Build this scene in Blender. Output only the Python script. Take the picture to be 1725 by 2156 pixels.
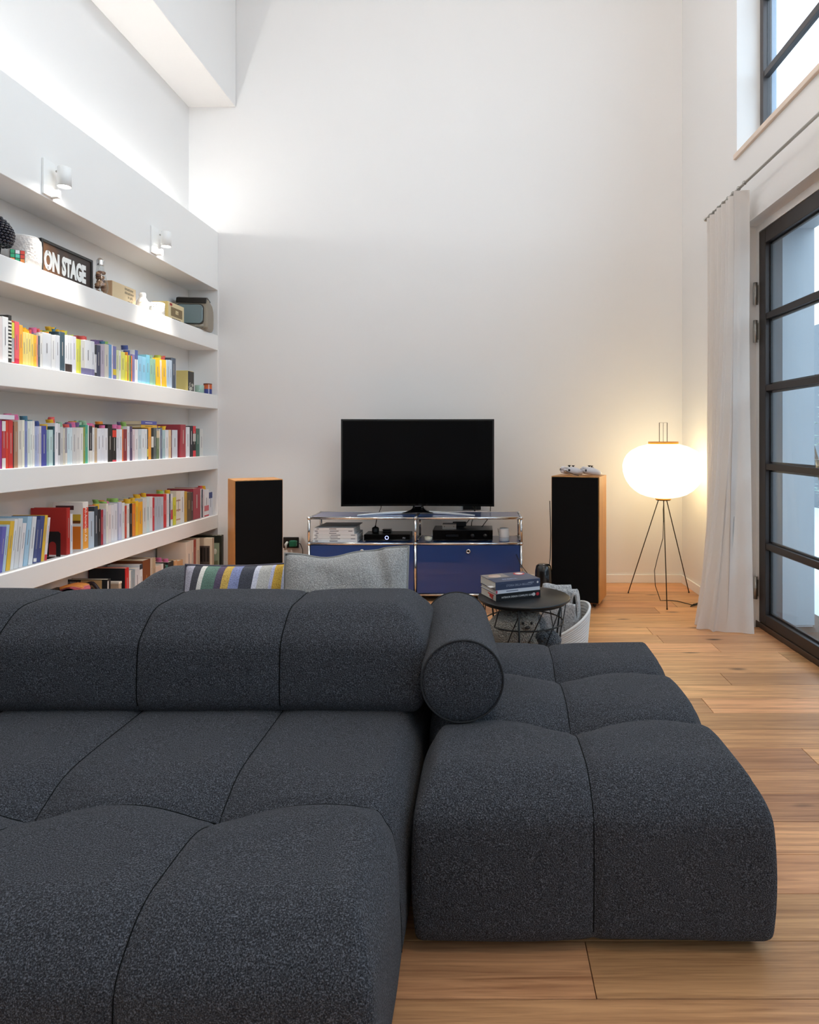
import bpy, bmesh, math, random
from mathutils import Vector, Matrix, noise
random.seed(7)
R = math.radians
scn = bpy.context.scene
for o in list(bpy.data.objects):
    bpy.data.objects.remove(o)
C = scn.collection

# ---------------------------------------------------------------- camera
F, U0, V0, CH = 1400.0, 1015.0, 922.0, 1.15       # focal length and principal point in pixels, eye height
cam = bpy.data.cameras.new('camera'); camo = bpy.data.objects.new('camera', cam); C.objects.link(camo)
camo.location = (0, 0, CH); camo.rotation_euler = (R(90), 0, 0)
cam.sensor_fit = 'HORIZONTAL'; cam.sensor_width = 36; cam.lens = 36*F/1725
cam.shift_x = (862.5-U0)/1725; cam.shift_y = -(1078-V0)/1725
cam.clip_start = 0.05; cam.clip_end = 200
scn.camera = camo

# ---------------------------------------------------------------- world, exposure
W = bpy.data.worlds.new('overcast_sky'); scn.world = W; W.use_nodes = True
wn = W.node_tree.nodes; wn['Background'].inputs[0].default_value = (0.70, 0.85, 1.0, 1); wn['Background'].inputs[1].default_value = 2.15
vs = scn.view_settings
vs.view_transform = 'Standard'; vs.look = 'None'; vs.gamma = 1; vs.use_curve_mapping = False; vs.exposure = 1.24
scn.cycles.use_denoising = True
scn.cycles.max_bounces = 9; scn.cycles.diffuse_bounces = 6; scn.cycles.glossy_bounces = 3; scn.cycles.use_adaptive_sampling = True; scn.cycles.adaptive_threshold = .04
scn.cycles.transparent_max_bounces = 16; scn.cycles.transmission_bounces = 4
scn.cycles.sample_clamp_indirect = 6
scn.cycles.caustics_reflective = False; scn.cycles.caustics_refractive = False
LED_STR, SPOT_W, LAMP_STR, NEAR_FILL_STR, HIGH_FILL_STR = 16.0, 50.0, 1.72, 8.5, 11.5

# ---------------------------------------------------------------- helpers
def lin(h):
    h = h.lstrip('#'); v = [int(h[i:i+2], 16)/255 for i in (0, 2, 4)]
    return tuple(c/12.92 if c <= .04045 else ((c+.055)/1.055)**2.4 for c in v) + (1,)
MATS = {}
def mat(h, rough=.6, metal=0., spec=.5, name=None, coat=0.):
    key = (h, rough, metal, spec, coat)
    if key in MATS: return MATS[key]
    m = bpy.data.materials.new(name or 'paint_'+h); m.use_nodes = True
    b = m.node_tree.nodes['Principled BSDF']
    b.inputs['Base Color'].default_value = lin(h); b.inputs['Roughness'].default_value = rough
    b.inputs['Metallic'].default_value = metal; b.inputs['Specular IOR Level'].default_value = spec
    b.inputs['Coat Weight'].default_value = coat
    MATS[key] = m
    return m
def emit(name, col, s):
    m = bpy.data.materials.new(name); m.use_nodes = True; n = m.node_tree.nodes; n.clear()
    e = n.new('ShaderNodeEmission'); o = n.new('ShaderNodeOutputMaterial')
    e.inputs[0].default_value = col; e.inputs[1].default_value = s
    m.node_tree.links.new(e.outputs[0], o.inputs[0]); return m
def nmat(name):
    m = bpy.data.materials.new(name); m.use_nodes = True
    nt = m.node_tree; return m, nt, nt.nodes['Principled BSDF'], (lambda t: nt.nodes.new(t)), (lambda a, b: nt.links.new(a, b))

class MB:
    """collects geometry for one mesh"""
    def __init__(s): s.v = []; s.f = []; s.mi = []; s.sm = []
    def add(s, vs, fs, mi=0, smooth=False):
        o = len(s.v); s.v += [tuple(v) for v in vs]
        for f in fs: s.f.append(tuple(i+o for i in f)); s.mi.append(mi); s.sm.append(smooth)
    def box(s, x0, x1, y0, y1, z0, z1, mi=0, M=None):
        vs = [Vector(p) for p in ((x0,y0,z0),(x1,y0,z0),(x1,y1,z0),(x0,y1,z0),(x0,y0,z1),(x1,y0,z1),(x1,y1,z1),(x0,y1,z1))]
        if M: vs = [M @ v for v in vs]
        s.add(vs, [(0,3,2,1),(4,5,6,7),(0,1,5,4),(1,2,6,5),(2,3,7,6),(3,0,4,7)], mi)
    def tube(s, pts, r, n=10, mi=0, cap=True, closed=False):
        pts = [Vector(p) for p in pts]; rr = r if isinstance(r, (list, tuple)) else [r]*len(pts)
        vs = []; up = None; m = len(pts)
        for i, p in enumerate(pts):
            if closed: d = pts[(i+1) % m]-pts[i-1]
            else: d = pts[min(i+1, m-1)]-pts[max(i-1, 0)]
            d.normalize()
            if up is None: up = d.orthogonal().normalized()
            up = (up-d*up.dot(d)).normalized(); w = d.cross(up)
            for k in range(n):
                a = 2*math.pi*k/n; vs.append(p+(up*math.cos(a)+w*math.sin(a))*rr[i])
        fs = []
        for i in range(m if closed else m-1):
            j = (i+1) % m
            for k in range(n): fs.append((i*n+k, i*n+(k+1) % n, j*n+(k+1) % n, j*n+k))
        s.add(vs, fs, mi, True)
        if cap and not closed:
            o = len(s.v)-len(vs)
            s.f.append(tuple(o+k for k in reversed(range(n)))); s.f.append(tuple(o+(m-1)*n+k for k in range(n))); s.mi += [mi, mi]; s.sm += [False, False]
    def lathe(s, prof, n=32, mi=0, c=(0, 0, 0), M=None, smooth=True, close=True):
        vs = []
        for (r, z) in prof:
            for k in range(n):
                a = 2*math.pi*k/n; p = Vector((c[0]+r*math.cos(a), c[1]+r*math.sin(a), c[2]+z)); vs.append(M @ p if M else p)
        fs = []
        for i in range(len(prof)-1):
            for k in range(n): fs.append((i*n+k, i*n+(k+1) % n, (i+1)*n+(k+1) % n, (i+1)*n+k))
        s.add(vs, fs, mi, smooth)
        if close:
            o = len(s.v)-len(vs)
            for i, rv in ((0, True), (len(prof)-1, False)):
                if prof[i][0] > 1e-4:
                    ks = range(n); s.f.append(tuple(o+i*n+k for k in (reversed(ks) if rv else ks))); s.mi.append(mi); s.sm.append(False)
    def prism(s, poly, t0, t1, mi=0, M=None):
        """polygon in local xy extruded along z, placed by M"""
        n = len(poly); vs = [Vector((x, y, t0)) for x, y in poly]+[Vector((x, y, t1)) for x, y in poly]
        if M: vs = [M @ v for v in vs]
        s.add(vs, [tuple(reversed(range(n))), tuple(range(n, 2*n))]+[(k, (k+1) % n, n+(k+1) % n, n+k) for k in range(n)], mi)
    def grid(s, fn, nu, nv, mi=0, wrapu=False):
        vs = [fn(i/nu, j/nv) for j in range(nv+1) for i in range(nu if wrapu else nu+1)]
        w = nu if wrapu else nu+1
        s.add(vs, [(j*w+i, j*w+(i+1) % w, (j+1)*w+(i+1) % w, (j+1)*w+i) for j in range(nv) for i in range(nu)], mi, True)
    def ball(s, c, r, n=10, m=6, mi=0, sc=(1, 1, 1), M=None):
        vs = []; c = Vector(c)
        for j in range(m+1):
            t = math.pi*j/m
            for k in range(n):
                a = 2*math.pi*k/n; p = Vector((r*sc[0]*math.sin(t)*math.cos(a), r*sc[1]*math.sin(t)*math.sin(a), r*sc[2]*math.cos(t)))
                vs.append((M @ p if M else p)+c)
        s.add(vs, [(j*n+k, (j+1)*n+k, (j+1)*n+(k+1) % n, j*n+(k+1) % n) for j in range(m) for k in range(n)], mi, True)
    def mesh(s, name):
        me = bpy.data.meshes.new(name); me.from_pydata(s.v, [], s.f)
        me.polygons.foreach_set('material_index', s.mi); me.polygons.foreach_set('use_smooth', s.sm); me.update(); return me
def link(name, me, mats, parent=None, loc=None, rz=None, M=None):
    o = bpy.data.objects.new(name, me); C.objects.link(o)
    for m in (mats if isinstance(mats, (list, tuple)) else [mats]):
        if len(me.materials) < len(mats if isinstance(mats, (list, tuple)) else [mats]): me.materials.append(m)
    if parent: o.parent = parent
    if M is not None: o.matrix_local = M
    if loc is not None: o.location = loc
    if rz is not None: o.rotation_euler = (0, 0, rz)
    return o
def build(name, mb, mats, parent=None, loc=None, rz=None, M=None, bevel=0, seg=2):
    o = link(name, mb.mesh(name), mats, parent, loc, rz, M)
    if bevel:
        b = o.modifiers.new('bevel', 'BEVEL'); b.width = bevel; b.segments = seg; b.limit_method = 'ANGLE'; b.angle_limit = R(40)
    return o
def boxo(name, dims, mats, parent=None, bevel=0, **k):
    m = MB(); m.box(*dims); return build(name, m, mats, parent, bevel=bevel, **k)
def tag(o, label, cat, group=None, kind=None):
    o['label'] = label; o['category'] = cat
    if group: o['group'] = group
    if kind: o['kind'] = kind
    return o
def struct(o, label=None):
    o['kind'] = 'structure'
    if label: o['label'] = label
    return o
def thing(name, label, cat, loc=(0, 0, 0), rz=0., group=None, M=None):
    o = bpy.data.objects.new(name, None); C.objects.link(o); o.empty_display_size = .05
    if M is not None: o.matrix_world = M
    else: o.location = loc; o.rotation_euler = (0, 0, rz)
    return tag(o, label, cat, group)
def text(name, s, size, m, parent, M, extrude=.0006, xs=1., offset=0., align='LEFT', space=1.):
    cu = bpy.data.curves.new('t', 'FONT'); cu.body = s; cu.size = size; cu.extrude = extrude; cu.offset = offset
    cu.align_x = align; cu.resolution_u = 3; cu.space_character = space
    ob = bpy.data.objects.new('t', cu); me = bpy.data.meshes.new_from_object(ob); me.name = name
    bpy.data.objects.remove(ob); bpy.data.curves.remove(cu)
    me.transform(M @ Matrix.Diagonal((xs, 1, 1, 1)))
    me.materials.clear()
    return link(name, me, m, parent)
def basis(x, y, z, o):
    return Matrix(((x[0], y[0], z[0], o[0]), (x[1], y[1], z[1], o[1]), (x[2], y[2], z[2], o[2]), (0, 0, 0, 1)))
FRONT = lambda o: basis((1,0,0), (0,0,1), (0,-1,0), o)     # faces the camera (-y)
SIDE = lambda o: basis((0,1,0), (0,0,1), (1,0,0), o)       # faces +x, reads away from the camera
UPV = lambda o: basis((0,0,-1), (0,1,0), (1,0,0), o)       # faces +x, reads downwards along a spine

# frames of the two side walls (they close in by .8 degrees towards the back)
YB = 5.28; XL0 = -2.093; XR0 = 1.5915; PHI = .0143
ML = Matrix.Translation((XL0, YB, 0)) @ Matrix.Rotation(-PHI, 4, 'Z')   # local x: out into the room, local y: along the wall
MR = Matrix.Translation((XR0, YB, 0)) @ Matrix.Rotation(PHI, 4, 'Z')    # local x: outwards, local y along the wall
def sL(u, d):
    k = (u-U0)/F; return (XL0+d-YB*k+PHI*k*d)/(k-PHI)
def zv(v, y): return CH+(V0-v)*y/F
def LM(d, s, z, rz=0.): return ML @ Matrix.Translation((d, s, z)) @ Matrix.Rotation(rz, 4, 'Z')

# ---------------------------------------------------------------- materials
def plaster():
    m, nt, b, N, L = nmat('white_plaster')
    b.inputs['Base Color'].default_value = lin('E8E7E6'); b.inputs['Roughness'].default_value = .75; b.inputs['Specular IOR Level'].default_value = .25
    t = N('ShaderNodeTexNoise'); t.inputs['Scale'].default_value = 60; t.inputs['Detail'].default_value = 3
    tc = N('ShaderNodeTexCoord'); L(tc.outputs['Object'], t.inputs['Vector'])
    bp = N('ShaderNodeBump'); bp.inputs['Strength'].default_value = .03; bp.inputs['Distance'].default_value = .01
    L(t.outputs['Fac'], bp.inputs['Height']); L(bp.outputs[0], b.inputs['Normal']); return m
PLASTER = plaster()
SHELFW = mat('EFEEEC', .55, name='white_shelf_paint', spec=.3)
def oak(name, axis='X', c0='93603C', c1='E4AC78', rnd=True, scale=1., rough=.38):
    m, nt, b, N, L = nmat(name)
    tc = N('ShaderNodeTexCoord'); mp = N('ShaderNodeMapping'); oi = N('ShaderNodeObjectInfo')
    off = N('ShaderNodeVectorMath'); off.operation = 'ADD'; cm = N('ShaderNodeCombineXYZ'); mu = N('ShaderNodeMath'); mu.operation = 'MULTIPLY'; mu.inputs[1].default_value = 37.
    L(oi.outputs['Random'], mu.inputs[0]); L(mu.outputs[0], cm.inputs[0]); L(mu.outputs[0], cm.inputs[1]); L(mu.outputs[0], cm.inputs[2])
    L(tc.outputs['Object'], off.inputs[0]); L(cm.outputs[0], off.inputs[1]); L(off.outputs[0], mp.inputs[0])
    sc = {'X': (.9, 24, 24), 'Z': (14, 14, 1.1)}[axis]; mp.inputs['Scale'].default_value = [v*scale for v in sc]
    n1 = N('ShaderNodeTexNoise'); n1.inputs['Scale'].default_value = 1.6; n1.inputs['Detail'].default_value = 10; n1.inputs['Roughness'].default_value = .62; n1.inputs['Distortion'].default_value = 1.1
    L(mp.outputs[0], n1.inputs['Vector'])
    n2 = N('ShaderNodeTexNoise'); n2.inputs['Scale'].default_value = 9; n2.inputs['Detail'].default_value = 4; L(mp.outputs[0], n2.inputs['Vector'])
    mix = N('ShaderNodeMath'); mix.operation = 'MULTIPLY_ADD'; mix.inputs[1].default_value = .35
    L(n2.outputs['Fac'], mix.inputs[0]); L(n1.outputs['Fac'], mix.inputs[2])
    ra = N('ShaderNodeValToRGB'); ra.color_ramp.elements[0].position = .36; ra.color_ramp.elements[0].color = lin(c0)
    ra.color_ramp.elements[1].position = .82; ra.color_ramp.elements[1].color = lin(c1); L(mix.outputs[0], ra.inputs[0])
    hs = N('ShaderNodeHueSaturation')
    if rnd:
        mr = N('ShaderNodeMapRange'); mr.inputs[3].default_value = .68; mr.inputs[4].default_value = 1.22; L(oi.outputs['Random'], mr.inputs[0]); L(mr.outputs[0], hs.inputs['Value'])
        mr2 = N('ShaderNodeMapRange'); mr2.inputs[3].default_value = .492; mr2.inputs[4].default_value = .504
        fr = N('ShaderNodeMath'); fr.operation = 'FRACT'; m7 = N('ShaderNodeMath'); m7.operation = 'MULTIPLY'; m7.inputs[1].default_value = 7.3
        L(oi.outputs['Random'], m7.inputs[0]); L(m7.outputs[0], fr.inputs[0]); L(fr.outputs[0], mr2.inputs[0]); L(mr2.outputs[0], hs.inputs['Hue'])
    L(ra.outputs[0], hs.inputs['Color'])
    last = hs.outputs[0]
    if rnd:   # knots
        kp = N('ShaderNodeMapping'); kp.inputs['Scale'].default_value = (1.6, 4.2, 1); L(off.outputs[0], kp.inputs[0])
        kv = N('ShaderNodeTexVoronoi'); kv.inputs['Scale'].default_value = 1.5; L(kp.outputs[0], kv.inputs['Vector'])
        kn = N('ShaderNodeMath'); kn.operation = 'MULTIPLY_ADD'; kn.inputs[1].default_value = .1; L(n2.outputs['Fac'], kn.inputs[0]); L(kv.outputs['Distance'], kn.inputs[2])
        kr = N('ShaderNodeValToRGB'); kr.color_ramp.elements[0].position = .075; kr.color_ramp.elements[0].color = (1, 1, 1, 1); kr.color_ramp.elements[1].position = .19; kr.color_ramp.elements[1].color = (0, 0, 0, 1)
        L(kn.outputs[0], kr.inputs[0])
        km = N('ShaderNodeMix'); km.data_type = 'RGBA'; L(kr.outputs[0], km.inputs[0]); L(last, km.inputs[6]); km.inputs[7].default_value = lin('3A2413'); last = km.outputs[2]
    L(last, b.inputs['Base Color']); b.inputs['Roughness'].default_value = rough; b.inputs['Specular IOR Level'].default_value = .35
    bp = N('ShaderNodeBump'); bp.inputs['Strength'].default_value = .08; bp.inputs['Distance'].default_value = .004; L(mix.outputs[0], bp.inputs['Height']); L(bp.outputs[0], b.inputs['Normal'])
    return m
OAK = oak('oak_plank')
SPKWOOD = oak('speaker_veneer', 'Z', 'A8703A', 'C98F52', rnd=False, scale=1.2, rough=.4)
def fabric(name, c0, c1, c2, scale=430., bump=.5, dist=.004, sheen=.25):
    m, nt, b, N, L = nmat(name)
    tc = N('ShaderNodeTexCoord')
    n1 = N('ShaderNodeTexNoise'); n1.inputs['Scale'].default_value = scale; n1.inputs['Detail'].default_value = 2; L(tc.outputs['Object'], n1.inputs['Vector'])
    v1 = N('ShaderNodeTexVoronoi'); v1.inputs['Scale'].default_value = scale*.55; L(tc.outputs['Object'], v1.inputs['Vector'])
    ra = N('ShaderNodeValToRGB'); e = ra.color_ramp.elements; e[0].position = .3; e[0].color = lin(c0); e[1].position = .72; e[1].color = lin(c2)
    x = e.new(.52); x.color = lin(c1); L(n1.outputs['Fac'], ra.inputs[0]); L(ra.outputs[0], b.inputs['Base Color'])
    ad = N('ShaderNodeMath'); ad.operation = 'SUBTRACT'; L(n1.outputs['Fac'], ad.inputs[0]); L(v1.outputs['Distance'], ad.inputs[1])
    bp = N('ShaderNodeBump'); bp.inputs['Strength'].default_value = bump; bp.inputs['Distance'].default_value = dist
    L(ad.outputs[0], bp.inputs['Height']); L(bp.outputs[0], b.inputs['Normal'])
    b.inputs['Roughness'].default_value = .95; b.inputs['Specular IOR Level'].default_value = .1
    b.inputs['Sheen Weight'].default_value = sheen; b.inputs['Sheen Roughness'].default_value = .5
    return m
BOUCLE = fabric('charcoal_boucle', '212125', '3E4045', '6C6F77', 420., .6, .004, .06)
SEAMM = mat('141516', .95, spec=.1, name='dark_seam')
BLACK = mat('0D0D0E', .5, name='black'); BLACKM = mat('111112', .35, name='black_satin')
CHROME = mat('D8D8D8', .12, 1., name='chrome')
STEEL = mat('B4B2AC', .32, 1., name='brushed_steel')
DKFRAME = mat('2A2322', .45, name='bronze_dark_metal')
def thin_glass(name, tint=(.93, .96, .97, 1), f=.08):
    m, nt, b, N, L = nmat(name); nt.nodes.remove(b); out = nt.nodes['Material Output']
    t = N('ShaderNodeBsdfTransparent'); t.inputs[0].default_value = tint; g = N('ShaderNodeBsdfGlossy'); g.inputs['Roughness'].default_value = .02
    lw = N('ShaderNodeLayerWeight'); pw = N('ShaderNodeMath'); pw.operation = 'POWER'; pw.inputs[1].default_value = 4.5; L(lw.outputs['Facing'], pw.inputs[0]); fr = N('ShaderNodeMath'); fr.operation = 'MULTIPLY_ADD'; fr.inputs[1].default_value = .9; fr.inputs[2].default_value = .045; L(pw.outputs[0], fr.inputs[0]); mx = N('ShaderNodeMixShader')
    L(fr.outputs[0], mx.inputs[0]); L(t.outputs[0], mx.inputs[1]); L(g.outputs[0], mx.inputs[2]); L(mx.outputs[0], out.inputs[0]); return m
GLASS = thin_glass('pane_glass', (.90, .935, .95, 1)); CLEAR = thin_glass('clear_glass', (.9, .92, .92, 1))
# ================================================================ structure
YN, ZC, TW = -3.2, 5.6, .43
# wall_back
m = MB(); m.box(-2.75, 2.3, YB, YB+.25, -.1, ZC); struct(build('wall_back', m, PLASTER), 'tall plain white back wall')
m = MB(); m.box(-2.9, 2.4, YN-.25, YN, -.1, ZC); struct(build('wall_front', m, PLASTER), 'white wall behind the viewer')
m = MB(); m.box(-2.9, 2.4, YN-.25, YB+.25, ZC, ZC+.2); struct(build('ceiling', m, PLASTER), 'high white ceiling')
NB = -.235
m = MB(); m.box(NB-.25, NB, YN-YB, 0, -.1, ZC); struct(build('wall_left', m, PLASTER, M=ML), 'white wall behind the built-in shelves')
m = MB(); m.box(NB, .139, YN-YB, 0, 3.775, ZC); struct(build('ceiling_soffit', m, PLASTER, M=ML, bevel=.004), 'dropped white soffit above the bookcase')
# wall_right: pieces around the door and window openings (local y = world y - YB roughly)
DY0, DY1 = -2.75-YB, 4.09-YB; WY1 = 4.19-YB
m = MB()
m.box(0, TW, WY1, 0, -.1, 2.925); m.box(0, .245, WY1, 0, 2.925, ZC); m.box(0, TW, DY1, WY1, -.1, 2.925); m.box(0, TW, DY0, DY1, 2.45, 2.925)
m.box(0, .245, DY0, WY1, 4.95, ZC); m.box(0, TW, YN-YB, DY0, -.1, ZC)
struct(build('wall_right', m, PLASTER, M=MR), 'white wall with black framed glazing')
# floor: a base and single oak planks
fl = MB(); fl.box(-2.75, 2.2, YN, YB, -.1, -.014); floor = struct(build('floor', fl, mat('4A331E', .7)), 'oak plank floor')
PW = .1575; BASEY = 1.363
known = {0: [.2355], 9: [.970], 11: [1.165], 14: [1.286], 15: [1.02], 6: [1.185], 13: [1.59], -1: [-.9], 1: [-1.2], 19: [1.17, -.6], 20: [1.33, -.4], 22: [.9]}
rr = random.Random(3); kmin = int((YN-BASEY)//PW)+1
def gap_x(y): return (XL0+NB+PHI*(y-YB)+.002, XR0-PHI*(y-YB)-.002)
far = MB()
for k in range(kmin, 25):
    ya = BASEY+k*PW; yb = min(ya+PW, YB)
    if yb-ya < .01: continue
    x0, x1 = gap_x(ya)
    if -2.75 < (ya+yb)/2 < 4.09: x1 += .075
    cuts = known.get(k)
    if not cuts:
        c = x0+rr.uniform(.3, 1.5); cuts = []
        while c < x1-.25: cuts.append(c); c += rr.uniform(1.35, 1.95)
    else:
        cuts = list(cuts)
        while min(cuts)-1.7 > x0+.2: cuts.append(min(cuts)-rr.uniform(1.3, 1.7))
    xs = [x0]+sorted(cuts)+[x1]
    for a, b in zip(xs[:-1], xs[1:]):
        g = .0009
        if k < -4: far.box(a+g, b-g, ya+g, yb-g, -.014, 0); continue
        p = MB(); w, d = b-a, yb-ya; p.box(-w/2+g, w/2-g, -d/2+g, d/2-g, -.014, rr.uniform(-.0002, .0002))
        o = build('plank', p, OAK, floor, loc=((a+b)/2, (ya+yb)/2, 0)); o.modifiers.new('bevel', 'BEVEL').width = .0007
o = build('plank_field', far, OAK, floor); o['kind'] = 'stuff'
# baseboards
m = MB(); m.box(XL0+.001, XR0-.001, YB-.012, YB, 0, .066); struct(build('baseboard_back', m, SHELFW, bevel=.002), 'low white baseboard along the back wall')
m = MB(); m.box(-.012, 0, DY1+.001, -.013, 0, .066); struct(build('baseboard_right', m, SHELFW, M=MR, bevel=.002), 'low white baseboard behind the lamp')
# ---- glazed doors in the right wall
def leaf(n, y1, w, hinges, label):
    e = bpy.data.objects.new('door_%d' % n, None); C.objects.link(e); e.matrix_world = MR @ Matrix.Translation((0, y1, 0)); struct(e, label)
    X0, X1, zb, zt, sw = .08, .125, .035, 2.40, .086
    boxo('stile', (X0, X1, -sw, 0, zb, zt), DKFRAME, e, .003); boxo('stile', (X0, X1, -w, -w+sw, zb, zt), DKFRAME, e, .003)
    boxo('rail', (X0, X1, -w+sw, -sw, zt-sw, zt), DKFRAME, e, .003); boxo('rail', (X0, X1, -w+sw, -sw, zb, zb+.06), DKFRAME, e, .003)
    bars = [.503, .978, 1.447, 1.876]; zs = [zb+.06]+bars+[zt-sw]
    for z in bars:
        b = boxo('muntin', (X0+.004, X1-.004, -w+sw, -sw, z-.018, z+.018), DKFRAME, e, .002)
    for a, b in zip(zs[:-1], zs[1:]):
        p = MB(); lo = a+(.018 if a in bars else 0); hi = b-(.018 if b in bars else 0)
        p.box(.102, .108, -w+sw, -sw, lo, hi); build('glass_pane', p, GLASS, e)
        q = MB(); t = .012      # glazing bead behind the pane
        for bx in ((.108, .122, -sw-t, -sw, lo, hi), (.108, .122, -w+sw, -w+sw+t, lo, hi), (.108, .122, -w+sw+t, -sw-t, hi-t, hi), (.108, .122, -w+sw+t, -sw-t, lo, lo+t)): q.box(*bx)
        build('glazing_bead', q, BLACK, e)
    for z in hinges:
        h = MB(); h.tube([(.062, .010, z-.068), (.062, .010, z+.068)], .0125, 12); h.tube([(.062, .010, z-.002), (.062, .010, z+.002)], .0135, 12)
        h.box(.062, .078, .003, .013, z-.05, z+.05)
        build('hinge', h, STEEL, e)
    return e
leaf(1, 4.05-YB, .86, (2.03, 1.80, .235), 'dark metal glazed door with four horizontal bars beside the curtain')
for n_ in range(2, 9): leaf(n_, 4.05-.865*(n_-1)-YB, .86, (), 'dark metal glazed door leaf %d unseen along the same wall, added for more daylight' % n_)  # unseen leaves, added so more daylight enters
# fixed frame around the leaves: plaster stop strip inside, dark jambs outside
m = MB(); m.box(.08, .12, DY1-.04, DY1, 0, 2.45); m.box(.08, .12, DY0, DY1-.04, 2.405, 2.45); m.box(.08, .12, DY0, DY0+.02, 0, 2.405)
struct(build('trim_1', m, PLASTER, M=MR), 'plastered stop around the glazed doors')
m = MB(); m.box(.126, .20, DY1-.095, DY1, 0, 2.45); m.box(.126, .20, DY0, DY1-.095, 2.36, 2.45); m.box(.126, .2, DY0, DY0+.06, 0, 2.36)
struct(build('trim_2', m, mat('5C5D60', .5), M=MR, bevel=.003), 'grey outer frame of the glazed doors')
m = MB(); m.box(.076, .24, DY0, DY1, -.1, .03); struct(build('trim_3', m, mat('4A382C', .5), M=MR, bevel=.003), 'dark threshold under the glazed doors')
# ---- upper window
e = bpy.data.objects.new('window_1', None); C.objects.link(e); e.matrix_world = MR; struct(e, 'tall upper window with slim dark bars and bright sky')
wx0, wx1, wb, wt = .146, .20, 2.925, 4.95
boxo('frame_post', (wx0, wx1, WY1-.045, WY1, wb, wt), mat('4A4748', .45), e, .003)
WF = mat('4A4748', .45)
UP = [3.3-.9*k-YB for k in range(6)]  # window lengthened out of view to let in more daylight
for yy in UP: boxo('frame_post', (wx0, wx1, yy-.03, yy+.03, wb, wt), WF, e, .003)
boxo('frame_post', (wx0, wx1, DY0, DY0+.045, wb, wt), WF, e, .003)
for z in (wb+.02, wt-.02): boxo('frame_rail', (wx0, wx1, DY0+.045, WY1-.045, z-.02, z+.02), WF, e, .003)
seg = [(UP[0]+.03, WY1-.045)]+[(b_+.03, a_-.03) for a_, b_ in zip(UP[:-1], UP[1:])]+[(DY0+.045, UP[-1]-.03)]
zz = [wb+.04, 3.42, 3.90, 4.38, wt-.04]
for (a, b) in seg:
    for z in zz[1:-1]: boxo('muntin', (wx0+.006, wx1-.01, a, b, z-.02, z+.02), WF, e, .002)
    for z0, z1 in zip(zz[:-1], zz[1:]):
        p = MB(); p.box(.170, .176, a, b, z0+(.02 if z0 > 3 else 0), z1-(.02 if z1 < 4.5 else 0)); build('glass_pane', p, GLASS, e)
m = MB(); m.box(.20, .245, WY1-.02, WY1, wb, wt); m.box(.20, .225, WY1-.045, WY1-.02, wb, wt)
build('outer_frame', m, mat('9FB0C4', .45), e, bevel=.003)
m = MB(); m.box(-.018, .146, DY0-.04, WY1+.015, 2.905, 2.938); struct(build('trim_4', m, mat('E0CFC0', .5), M=MR, bevel=.003), 'projecting stone sill under the upper window')
EXT = mat('B4BBC1', .85, name='exterior_render')
m = MB(); m.box(.2, TW+.005, DY1-.012, DY1+.0, 0, 2.45); m.box(.2, TW+.005, DY0, DY1-.012, 2.438, 2.45)
struct(build('trim_5', m, EXT, M=MR), 'grey rendered outer reveal beyond the glazed door')
# portals help the renderer find the daylight through the openings
for n, (a, b, z0, z1, x) in enumerate(((DY0, DY1, .05, 2.4, .3), (DY0, WY1, wb, wt, .32))):
    l = bpy.data.lights.new('daylight_opening', 'AREA'); l.shape = 'RECTANGLE'; l.size = z1-z0; l.size_y = b-a; l.cycles.is_portal = True
    o = bpy.data.objects.new('daylight_opening', l); C.objects.link(o)
    o.matrix_world = MR @ Matrix.Translation((x, (a+b)/2, (z0+z1)/2)) @ Matrix.Rotation(R(90), 4, 'Y')
# ---- outside
m = MB(); m.box(2.05, 12, -6, 16, -.3, -.02); tag(build('courtyard_paving', m, mat('CFD4D8', .8)), 'pale paving of the courtyard beyond the glazed door', 'paving', kind='structure')
m = MB(); m.box(5.6, 5.9, -6, 16, -.02, 3.05); tag(build('garden_wall', m, mat('5A6268', .85), bevel=.01), 'grey garden wall seen through the glazed door', 'wall', kind='structure')
sh = thing('shrub', 'pale leafy shrub outside the glazed door', 'shrub', (3.75, 7.0, -.02))
rs = random.Random(5); lf = MB(); st = MB()
for k in range(7):
    a = rs.uniform(0, 6.28); top = Vector((.35*math.cos(a), .35*math.sin(a), rs.uniform(1.1, 1.8)))
    st.tube([(0, 0, 0), tuple(top*.5+Vector((0, 0, .1))), tuple(top)], [.018, .012, .005], 6)
    for q in range(26):
        p = top*rs.uniform(.35, 1)+Vector((rs.uniform(-.15, .15), rs.uniform(-.15, .15), rs.uniform(-.1, .15)))
        Mx = Matrix.Translation(p) @ Matrix.Rotation(rs.uniform(0, 6.28), 4, 'Z') @ Matrix.Rotation(rs.uniform(-1, 1), 4, 'X')
        lf.prism([(0, 0), (.03, .012), (.085, 0), (.03, -.012)], 0, .0015, M=Mx)
build('stem', st, mat('5A4A3A', .8), sh); o = build('foliage', lf, mat('8FA296', .6), sh); o['kind'] = 'stuff'

# ================================================================ bookcase
SH = {'A': 1.962, 'B': 1.489, 'C': 1.012, 'D': .543, 'E': .07}
BOT = {'A': 1.844, 'B': 1.38, 'C': .905, 'D': .4375, 'E': 0}
S0 = .2-YB
bc = thing('bookcase', 'white built-in bookcase with thick shelves along the left wall', 'bookcase', M=ML)
for k in 'ABCDE':
    boxo('shelf' if k != 'E' else 'plinth', (NB+.001, 0, S0, -.0125, BOT[k], SH[k]), SHELFW, bc, .003)
boxo('fascia', (NB+.001, 0, S0, -.0125, 2.319, 2.779), SHELFW, bc, .003)
boxo('end_panel', (NB+.001, 0, -.012, -.001, 0, 2.779), SHELFW, bc); boxo('end_panel', (NB+.001, 0, S0-.04, S0-.0005, 0, 2.779), SHELFW, bc)
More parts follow.
